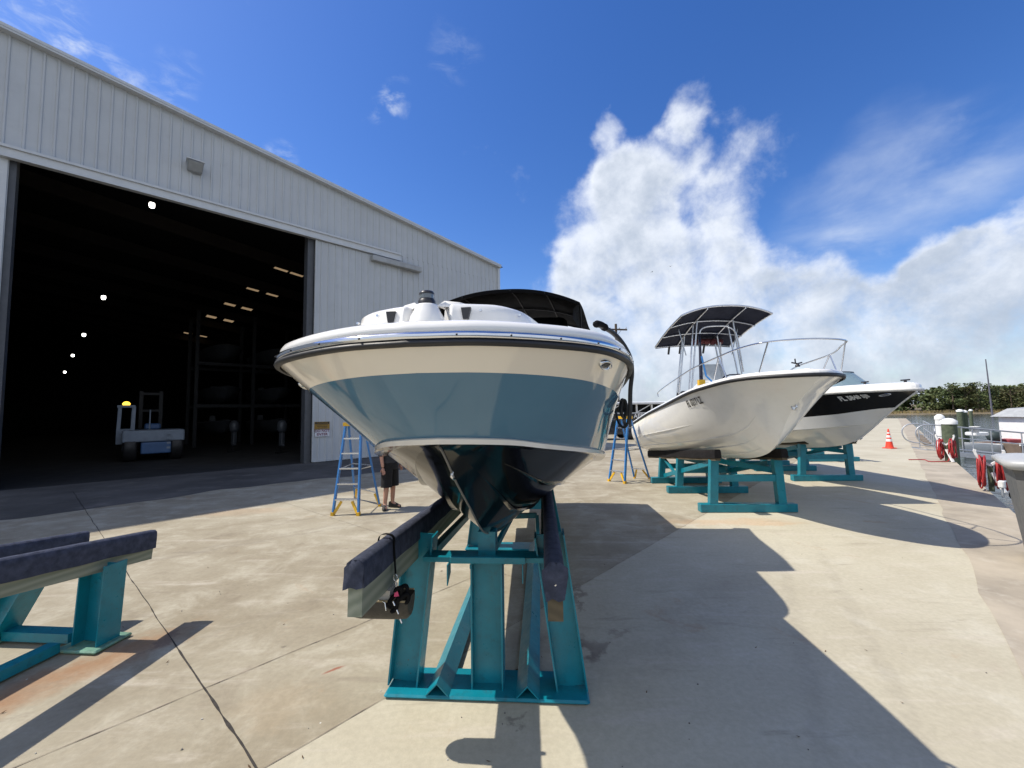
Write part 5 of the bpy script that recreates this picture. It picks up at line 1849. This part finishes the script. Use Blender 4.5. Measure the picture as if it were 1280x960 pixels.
# kerb blocks along the quay's edge
kb = None
for k in range(6):
    p = DE0 + DD * ((g0 - DE0).dot(DD) + 3.0 + 1.7 * k) - DN * .35
    if kb is None:
        kb = empty('kerb_block', (p.x, p.y, 0), math.atan2(DD.y, DD.x))
        MB().box(-.45, .45, -.12, .12, .004, .2, 0, .03).build('block', mat('old_timber', (.17, .14, .11), .9, var=.3, scale=6), kb)
        ob = kb
    else:
        ob = copy_tree(kb); ob.location = (p.x, p.y, 0)
    tag(ob, 'low weathered block lying along the quay edge behind the orange cone', 'block', 'edge blocks along the quay')

fd = empty('floating_dock', (20.5, 15.4, WZ), 0, 'grey floating dock lying below the gangway', 'dock')
ang = math.atan2(DD.y, DD.x)
DECK = mat('dock_decking', (.29, .285, .28), .85, var=.15, scale=1.5)
c0 = DE0 + DN * 6.2 - fd.location.xy.to_3d()
g = MB()
for a0_, a1_, b0_, b1_ in ((-14, 22, -1.2, 1.2),):
    P4 = [c0 + DD * a0_ + DN * b0_, c0 + DD * a1_ + DN * b0_, c0 + DD * a1_ + DN * b1_, c0 + DD * a0_ + DN * b1_]
    g.hexa([V((p.x, p.y, .05)) for p in P4] + [V((p.x, p.y, .5)) for p in P4])
g.build('dock_deck', DECK, fd)
g = MB()
for b0_ in (-1.26, 1.2):
    P4 = [c0 + DD * -14 + DN * b0_, c0 + DD * 22 + DN * b0_, c0 + DD * 22 + DN * (b0_ + .06), c0 + DD * -14 + DN * (b0_ + .06)]
    g.hexa([V((p.x, p.y, .25)) for p in P4] + [V((p.x, p.y, .56)) for p in P4])
g.build('dock_fender', WPAINT, fd)


def piling(px, pyt, Y, r, label, white=False, cap=True):
    tp = at(px, pyt, Y)
    o = empty('piling', (tp.x, tp.y, WZ), 0, label, 'piling', 'pilings beside the quay')
    h = tp.z - WZ
    MB().lathe([(r, 0), (r * .98, h * .5), (r * .95, h - .18)], n=16).build('shaft', WPAINT if white else TREATED, o)
    MB().lathe([(r * 1.06, h - .26), (r * 1.06, h - .12), (r * .5, h - .02), (0, h)], n=16).build('piling_cap', WPAINT, o)


piling(1174, 517.5, 19.5, .17, 'tall white capped piling, left of the fat green piling', True)
piling(1185.5, 522.5, 17.5, .25, 'fat green timber piling with a white cone cap behind the hose rack')
piling(1199.5, 511.5, 42, .26, 'left one of two green pilings standing together in the river')
piling(1204.5, 512.5, 42, .26, 'right one of two green pilings standing together in the river')
piling(1213, 511.5, 60, .2, 'lone thin dark piling in the river right of the green pair')

# white work barge with cabin
bp = at(1283, 541, 30)
ba = empty('work_barge', (bp.x, 30, WZ), .12, 'white work boat with a boxy cabin and pale roof moored beyond the gangway', 'boat')
BARGE = mat('barge_deck_brown', (.22, .165, .125), .85, var=.2, scale=1.5)
g = MB()
rows = []
for y, w in ((-1.7, 1), (-1.4, 1), (1.4, 1), (1.7, 1)):
    rows.append([(-2.8, y * .8, .9), (-2.6, y * .8, .05), (7.8, y * .8, .05), (8, y * .8, .9)])
g.quadgrid(rows, 0, False); g.poly(rows[0]); g.poly(rows[-1][::-1])
g.poly([(-2.8, -1.36, .9), (8, -1.36, .9), (8, 1.36, .9), (-2.8, 1.36, .9)])
g.build('barge_hull', BARGE, ba)
MB().box(-2.85, 8.05, -1.45, -1.36, .82, 1.0).build('rub_strake', WPAINT, ba)
zc0 = 1.0
cab = MB().box(-.6, 6.5, -.9, 1.1, .9, 2.75).build('cabin', WPAINT, ba)
for x0 in (.15, 1.15):
    MB().box(x0, x0 + .16, -.915, -.9, 1.35, 2.45).build('window', mat('dark_window', (.03, .035, .04), .1), cab)
MB().box(.55, .95, -.915, -.9, 1.9, 2.5).build('window', MATS['dark_window'], cab)
MB().hexa([(-.9, -1.2, 2.75), (6.8, -1.2, 2.75), (6.8, 1.4, 2.75), (-.9, 1.4, 2.75), (-.2, -.2, 3.35), (6.6, -.2, 3.7), (6.6, .8, 3.7), (-.2, .8, 3.35)]).build('roof', mat('barge_roof', (.34, .35, .35), .6), ba)
MB().box(-1.9, -1.4, -1.2, -.9, .9, 1.25, 0, .03).build('deck_box', WPAINT, ba)

# small white skiff with dark engine beyond the gangway
sp_ = at(1236, 531, 30)
sk = empty('skiff', (sp_.x, 30, WZ), .1, 'small low white skiff with a round dark engine left of the barge cabin', 'boat')
g = MB()
rows = []
for x, w, z in ((-2.2, .05, 1.0), (-1.6, .5, .95), (-.5, .8, .85), (1.0, .85, .8), (2.4, .8, .8)):
    rows.append([(x, -w, z), (x, -w * .8, .1), (x, w * .8, .1), (x, w, z)])
g.quadgrid(rows, 0, True); g.poly(rows[-1]); g.poly([r[0] for r in rows] + [r[3] for r in reversed(rows)])
g.build('skiff_hull', WPAINT, sk)
MB().lathe([(0, -.35), (.3, -.25), (.4, 0), (.32, .3), (0, .4)], (.3, 0, 1.35), 14).build('engine', mat('dark_green_cover', (.03, .045, .045), .6), sk)
MB().box(-1.6, -.5, -.35, .35, 1.45, 1.7, 0, .05).build('awning', WPAINT, sk)
MB().box(.8, 2.2, -.5, .5, .8, 1.15, 0, .05).build('red_cover', mat('faded_red', (.25, .03, .04), .7), sk)
# white bucket on the dock
p = at(1219, 541, 19.5)
o = empty('bucket', (p.x, 19.5, p.z), 0, 'white bucket standing on the dock behind the gangway rail', 'bucket')
o.scale = (.55, .55, .55)
MB().lathe([(.0, 0), (.22, 0), (.30, .5), (.33, .5), (.33, .54), (.28, .54), (.2, .05)], n=16).build('pail', WPAINT, o)
MB().tube([(-.3, 0, .5), (-.25, -.2, .42), (0, -.33, .38), (.25, -.2, .42), (.3, 0, .5)], .01, 0, 6).build('handle', GALV, o)

# ------------------------------------------------------------------ behind: low boat storage building, utility pole
b0 = at(770, 540, 36)
lb = empty('storage_rack_building', (b0.x, 36, 0), .06, 'low open-fronted white framed building with lettered dark board behind the white boat', 'building')
ztop = at(800, 503, 36).z
Wd = 16.0
DB = mat('dark_board', (.022, .022, .024), .6)
WF = mat('white_frame', (.62, .63, .64), .5)
MB().box(-1.0, Wd, 2.5, 2.6, 0, ztop - .1).build('back_wall', DB, lb)
MB().hexa([(-1.2, -.25, ztop - .16), (Wd, -.25, ztop - .16), (Wd, 3, ztop - .16), (-1.2, 3, ztop - .16), (-1.2, -.25, ztop), (Wd, -.25, ztop), (Wd, 3, ztop + .12), (-1.2, 3, ztop + .12)]).build('roof', WF, lb)
zb0 = at(800, 515.5, 36).z; zb1 = at(800, 521.5, 36).z
g = MB()
for k in range(10):
    x = -.8 + 1.35 * k
    g.box(x - .07, x + .07, -.05, .07, zb0, ztop - .16)
for k in range(0, 9, 2):
    g.beam((-.8 + 1.35 * k + .1, 0, zb0 + .05), (-.8 + 1.35 * (k + 1) - .1, 0, ztop - .2), .06, .07)
g.box(-1.0, Wd, -.06, .08, zb0 - .09, zb0)
g.build('frame', WF, lb)
sb = MB().box(-1.0, Wd, -.10, 0, zb1 - .2, zb0 - .10).build('sign_board', DB, lb)
xs_ = (at(798, 518, 36) - b0).x
put_text('AES', (zb0 - zb1) * 1.25, lambda x, y: (x + xs_, -.105, y + (zb0 + zb1) / 2 - .12), mat('sign_letters', (.75, .75, .75), .5), sb, bold=.01)
MB().box(-1.0, Wd, -.06, .1, .0, zb1 - .2).build('lower_wall', mat('lower_wall_grey', (.10, .10, .105), .7), lb)
# parked dark vehicle low shape
pv = gd(770, 549)
cr = empty('parked_car', (pv.x - .6, pv.y, 0), .15, 'dark parked car half hidden behind the farther blue stepladder', 'car')
CARP = mat('car_paint_dark', (.02, .02, .025), .15, coat=.5)
g = MB()
prof = [(-2.1, .35), (-2.15, .7), (-1.9, .85), (-1.2, .92), (-.6, 1.38), (.9, 1.42), (1.7, .98), (2.1, .9), (2.15, .4)]
g.quadgrid([[(x, -.85, z) for x, z in prof], [(x, -.88, z * .98) for x, z in prof], [(x, .88, z * .98) for x, z in prof], [(x, .85, z) for x, z in prof]], 0, False)
g.poly([(x, -.85, z) for x, z in prof]); g.poly([(x, .85, z) for x, z in prof][::-1])
g.build('car_body', CARP, cr, .05)
g = MB().poly([(-1.0, -.865, .95), (-.52, -.865, 1.31), (.82, -.865, 1.33), (1.4, -.865, 1.0)]); g.build('window', DGLASS, cr)
for x in (-1.35, 1.35):
    for s_ in (-1, 1):
        MB().lathe([(0, -.11), (.32, -.11), (.32, .11), (0, .11)], (x, s_ * .78, .32), 20, 0, True, 'y').build('wheel', RUBBER, cr)

up0 = at(769.7, 405, 40)
o = empty('utility_pole', (up0.x, 40, 0), 0, 'brown wooden utility pole with one crossarm behind the blue boat', 'utility pole')
MB().tube([(0, 0, 0), (0, 0, up0.z)], [.17, .12]).build('pole', BARK, o)
arm = MB().beam((-.72, -.16, up0.z - .55), (1.05, -.16, up0.z - .62), .12, .14).build('crossarm', BARK, o)
MB().beam((-.45, -.16, up0.z - .6), (0, -.1, up0.z - 1.25), .04, .05).build('arm_brace', GALV, o)
MB().beam((.5, -.16, up0.z - .62), (0, -.1, up0.z - 1.25), .04, .05).build('arm_brace', GALV, o)
for x in (-.6, .3, .95): MB().lathe([(.05, 0), (.07, .06), (.03, .14), (0, .15)], (x, -.16, up0.z - .5), 8).build('insulator', GALV, arm)

# ------------------------------------------------------------------ inside the shed: fork truck, racks with boats
def shed_at(px, py_ground, y):
    p = shed_pt(px, py_ground, y); return p


fk = shed_at(190, 585, 7.5)
f = empty('forklift', (fk.x, fk.y, 0), rzw, 'pale blue and white marine forklift with an amber beacon inside the dark shed', 'forklift')
FW = mat('forklift_white', (.22, .265, .33), .5)
FB = mat('forklift_blue', (.05, .12, .27), .4)
s = (shed_pt(228, 560, 7.5) - shed_pt(152, 560, 7.5)).length
hw = s / 2
zt = shed_pt(190, 537, 7.5).z; zb_ = shed_pt(190, 551, 7.5).z
MB().hexa([(-hw, -.9, zb_), (hw, -.9, zb_), (hw, 1.0, zb_), (-hw, 1.0, zb_), (-hw, -.9, zt), (hw, -.9, zt), (hw, 1.0, zt), (-hw, 1.0, zt)]).build('counterweight', FW, f, .06)
MB().box(-hw * .42, hw * .55, -1.0, 2.2, .35, zb_ - .02).build('body', FB, f, .05)
for k in range(4): MB().box(hw * .40, hw * .52, -1.02, -1.0, .55 + .22 * k, .64 + .22 * k).build('grille_bar', FW, f)
cx0, cx1 = -hw * 1.18, -hw * .62
zc1 = shed_pt(157, 508, 7.5).z
g = MB()
for x in (cx0 + .06, cx1 - .06):
    for y in (.2, 1.6):
        g.beam((x, y, zb_ + .2), (x * .97 + .0, y, zc1), .13, .13, 0, (0, 1, 0))
g.box(cx0, cx1, .1, 1.7, zc1 - .05, zc1 + .06)
g.box(cx0, cx1, .1, 1.7, zb_ - .1, zt + .05)
g.build('cab_frame', FW, f)
MB().lathe([(.13, 0), (.14, .1), (.08, .17), (0, .19)], ((cx0 + cx1) / 2, .8, zc1 + .06), 12).build('beacon', emit('amber_beacon', (1.0, .62, .06), 2.2), f)
for x in (-hw * .75, hw * .75):
    for y in (-.3, 2.6):
        MB().lathe([(.25, -.24), (.62, -.24), (.66, -.15), (.66, .15), (.62, .24), (.25, .24)], (x, y, .66), 22, 0, True, 'x').build('wheel', RUBBER, f)
for x, y in ((-hw * .75, -.3), (hw * .75, -.3)):
    MB().lathe([(0, -.255), (.12, -.26), (.30, -.235), (.34, -.2)], (x, y, .66), 18, 0, True, 'x').build('rim', FW, f)
for z in (1.3, 2.3, 3.2): MB().box(-.4, .4, 3.25, 3.4, z, z + .12).build('mast_tie', STEELD, f)
MB().box(-.3, .3, .9, 1.3, zt, zt + .28, 0, .05).build('engine_cover', FB, f)
for x in (-.4, .4): MB().box(x - .08, x + .08, 3.2, 3.5, .3, 3.4).build('mast_channel', STEELD, f)
MB().tube([(-.15, 0, zt), (-.15, 0, zt + .95)], .03).build('exhaust_stack', FW, f)

# storage racks with boats
def rack_boat(parent_loc, rz, s_, m, label):
    o = empty('stored_boat', parent_loc, rz, label, 'boat', 'boats stored in the shed racks')
    h = Hull([(0, 0, 1.1), (.5, .3, 1.1), (.85, 1.0, 1.05), (1.1, 2.2, 1.0), (1.15, 4, .95), (1.1, 6, .95)], [(0, .7, .6), (.3, 1.0, .5), (.6, 1.6, .45), (.85, 2.6, .4), (.95, 4, .38), (.95, 6, .38)], [(0, .8, .5), (0, 1.2, .3), (0, 1.8, .15), (0, 2.8, .05), (0, 4, .0), (0, 6, .0)], 3)
    g = MB(); h.strip(g, [h.R, h.C, h.K]); h.strip(g, [h.R, [V((0, max(p.y, .3), p.z + .1)) for p in h.R]])
    g.build('hull', m, o)
    g = MB().hexa([(-.22, 5.95, .7), (.22, 5.95, .7), (.2, 6.5, .7), (-.2, 6.5, .7), (-.2, 5.95, 1.45), (.2, 5.95, 1.45), (.15, 6.4, 1.45), (-.15, 6.4, 1.45)])
    g.box(-.1, .1, 6.05, 6.3, -.1, .7)
    g.build('outboard', mat('engine_grey', (.10, .105, .11), .4), o, .05)
    return o


STORED = mat('stored_hull_grey', (.085, .092, .10), .5, var=.2)
rk = empty('storage_rack', W(-2.4, -15, 0), rzw, 'dark steel boat rack along the right side inside the shed', 'rack')
for x in (0, 3.2, 6.4):
    for y in (0, 4.2):
        MB().box(x - .1, x + .1, y - .1, y + .1, 0, 9).build('upright', STEELD, rk)
for z in (2.6, 5.4):
    for y in (0, 4.2): MB().box(-.1, 6.5, y - .08, y + .08, z, z + .2).build('beam', STEELD, rk)
words_ = ('lower', 'middle', 'upper')
first = None
for j, z in enumerate((.6, 2.85, 5.65)):
    for i, x in enumerate((1.6, 4.8)):
        p = W(-2.4 + x, -15, z)
        ob = rack_boat(p + WN * 1.0, rzw, 1, STORED, '%s grey boat in the %s bay of the dark shed rack' % (words_[j], 'nearer' if i == 0 else 'farther')) if first is None else copy_tree(first)
        if first is None: first = ob
        ob.location = p + WN * 1.0
        tag(ob, 'boat on the %s level in the %s bay of the dark shed rack' % (words_[j], 'left' if i == 0 else 'right'), 'boat', 'boats stored in the shed racks')

# outboard engines on a stand just inside the door
for px, yy, lab in ((352, 6.0, 'pale outboard engine on a stand just inside the right side of the shed doorway'), (292, 9.0, 'dim outboard engine on a stand deeper in the shed, left of the other engine')):
    p = shed_pt(px, 566, yy)
    o = empty('outboard_engine', (p.x, p.y, 0), rzw + .4, lab, 'engine', 'outboard engines in the shed')
    MB().lathe([(0, 1.75), (.16, 1.72), (.24, 1.55), (.24, 1.25), (.18, 1.12), (0, 1.1)], n=14).build('cowl', mat('cowl_grey', (.06, .066, .075), .4), o)
    MB().box(-.09, .09, -.12, .12, .45, 1.12, 0, .02).build('leg', MATS['cowl_grey'], o)
    MB().lathe([(0, -.22), (.07, -.15), (.08, .1), (0, .2)], (0, 0, .42), 10, 0, True, 'y').build('gearcase', MATS['cowl_grey'], o)
    MB().box(-.35, .35, -.05, .05, .0, .08).box(-.05, .05, .13, .2, .0, 1.1).build('stand', STEELD, o)

# birds
for k, (px, py) in enumerate(((815, 340), (838, 333))):
    p = at(px, py, 110)
    o = empty('bird', p, .4 + k, 'tiny dark bird gliding in front of the big cloud, %s of the pair' % ('lower' if k == 0 else 'upper'), 'bird', 'birds in the sky')
    g = MB().tube([(-.22, 0, 0), (0, 0, .02), (.25, 0, 0)], [.02, .08, .02], 0, 6)
    for s_ in (-1, 1):
        g.poly([(.1, 0, .03), (.05, s_ * .35, .16), (-.02, s_ * .75, .06), (-.1, s_ * .35, .14), (-.1, 0, .03)])
    g.build('body', mat('bird_dark', (.03, .03, .035), .8), o)

# ------------------------------------------------------------------ world: sky and clouds
w = bpy.data.worlds.new('World')
sc.world = w
w.use_nodes = True
t = NT(w.node_tree)
for n in list(t.n): t.n.remove(n)
out = t.new('ShaderNodeOutputWorld')
bg = t.new('ShaderNodeBackground')
t.l.new(bg.outputs[0], out.inputs[0])
sky = t.new('ShaderNodeTexSky', sky_type='NISHITA')
sky.sun_disc = False
sky.sun_elevation = math.atan(1 / math.hypot(SH.x, SH.y))
sky.sun_rotation = math.atan2(-SH.x, -SH.y)
sky.altitude, sky.air_density, sky.dust_density, sky.ozone_density = 0, 1.0, 0.35, 2.2
hs = t.new('ShaderNodeHueSaturation')
hs.inputs['Hue'].default_value = .514
hs.inputs['Saturation'].default_value = 1.32
hs.inputs['Value'].default_value = 1.0
t.l.new(sky.outputs[0], hs.inputs['Color'])
skyc = hs.outputs[0]
G = t.new('ShaderNodeTexCoord').outputs['Generated']
d0 = t.vmath('NORMALIZE', G)
wv = t.vmath('SUBTRACT', t.noise(d0, 5.0, 6, .55, 0, 'Color'), (.5, .5, .5))
d = t.vmath('NORMALIZE', t.vmath('ADD', d0, t.vmath('SCALE', wv, scale=.16)))


def blob(px, py, r_px, wgt, soft=.25, vec=None):
    c = ray(px, py).normalized()
    c2 = ray(px + r_px, py).normalized(); c3 = ray(px, py + r_px).normalized()
    ang = .5 * (c.angle(c2) + c.angle(c3))
    dt = t.vmath('DOT_PRODUCT', vec if vec is not None else d, tuple(c))
    return t.ramp(dt, math.cos(ang * (1 + soft)), math.cos(ang * soft), 0, wgt)


def addall(L):
    s_ = L[0]
    for q in L[1:]: s_ = t.math('ADD', s_, q)
    return s_


cum = [blob(*a) for a in (
    (752, 172, 24, .60), (775, 215, 32, .58), (856, 128, 36, .66), (845, 185, 52, .60), (905, 190, 46, .42), (800, 240, 58, .60), (770, 300, 72, .72), (735, 350, 50, .55),
    (850, 300, 84, .60), (955, 192, 52, .36), (905, 255, 46, .3), (760, 400, 105, .85), (880, 400, 120, .85), (1000, 440, 125, .66), (1010, 370, 70, .42), (955, 345, 60, .36),
    (1180, 430, 115, .9), (1235, 345, 72, .82), (1285, 305, 62, .75), (1095, 385, 58, .55), (1050, 345, 40, .3), (1190, 330, 40, .35), (1300, 440, 180, .9), (1420, 350, 180, .9), (700, 470, 120, .5))]
cov = addall(cum)
el = t.vmath('DOT_PRODUCT', d0, (0, 0, 1))
azx = t.vmath('DOT_PRODUCT', d0, (1, 0, 0))
low = t.math('MULTIPLY', t.ramp(el, .20, .02, 0, .9), t.ramp(azx, -.05, .2))
back = t.math('MULTIPLY', t.ramp(t.vmath('DOT_PRODUCT', d0, (0, -1, 0)), .02, .35), t.ramp(el, .97, .75))  # unseen cloud cover behind the camera, added to make the fill light neutral
cov = t.math('MINIMUM', t.math('ADD', t.math('ADD', cov, low), back), 1.12)
fb1 = t.math('ADD', t.math('MULTIPLY', t.noise(d0, 5.2, 8, .58, .2), .55), t.math('MULTIPLY', t.noise(d0, 14, 8, .62, .2), .45))
val = t.math('ADD', cov, t.math('MULTIPLY', t.math('SUBTRACT', fb1, .5), 2.5))
alpha = t.ramp(val, .26, 1.25, 0, .96)
# light and shade inside the clouds: towards the sun the cloud thins, so its sunward rims are bright
sun_d = V((-SH.x, -SH.y, 1)).normalized()
dsh = t.vmath('NORMALIZE', t.vmath('ADD', d0, tuple(sun_d * .045)))
fb2 = t.math('ADD', t.math('MULTIPLY', t.noise(dsh, 5.2, 8, .58, .2), .55), t.math('MULTIPLY', t.noise(dsh, 14, 8, .62, .2), .45))
relief = t.math('SUBTRACT', fb1, fb2)
body = t.noise(d0, 3.2, 5, .55)
lit = t.math('ADD', t.math('MULTIPLY', relief, 2.8), t.math('MULTIPLY', t.math('SUBTRACT', body, .5), 1.1))
lit = t.math('ADD', t.math('ADD', lit, .52), t.math('MULTIPLY', t.math('SUBTRACT', t.math('MINIMUM', el, .40), .20), 1.25), None, False)
dense = t.ramp(val, .75, 1.55, -.16, .30)
lit = t.math('SUBTRACT', lit, dense)
cc = t.mix(t.ramp(lit, 0, 1), (2.95, 3.4, 4.1), (5.45, 5.75, 6.25))
CLOUD_K = t.new('ShaderNodeValue'); CLOUD_K.outputs[0].default_value = 1.0
# thin veils at upper right and wisps at upper left
veil = addall([blob(1130, 235, 110, .34, .2), blob(1230, 205, 110, .36, .2), blob(1030, 280, 70, .28, .2), blob(1070, 320, 60, .5, .2)])
mpv = t.new('ShaderNodeMapping'); mpv.inputs['Scale'].default_value = (1, 1, 2.6); t.l.new(d0, mpv.inputs[0])
veil = t.math('MULTIPLY', veil, t.ramp(t.noise(mpv.outputs[0], 4.5, 7, .55, .3), .25, .85))
wisp = addall([blob(65, 10, 55, .9, .1), blob(130, 70, 45, .8, .1), blob(10, 35, 40, .8, .1), blob(200, 95, 40, .4, .1), blob(487, 122, 26, .9, .1), blob(465, 142, 22, .6, .1), blob(352, 186, 26, .6, .1), blob(560, 70, 40, .2, .1)])
wisp = t.math('MULTIPLY', wisp, t.ramp(t.noise(mpv.outputs[0], 16, 9, .62, .5), .42, .78, 0, .75))
thin = t.math('MAXIMUM', veil, wisp)
c1 = t.mix(thin, skyc, (4.6, 5.1, 5.9))
c2 = t.mix(alpha, c1, cc)
t.l.new(c2, bg.inputs['Color'])
bg.inputs['Strength'].default_value = 0.135

# ------------------------------------------------------------------ render settings
vs_ = sc.view_settings
vs_.view_transform, vs_.look, vs_.exposure, vs_.gamma = 'Standard', 'None', 0.35, 1.0
vs_.use_curve_mapping = False
sc.render.engine = 'CYCLES'
sc.cycles.max_bounces = 7
sc.cycles.use_denoising = True
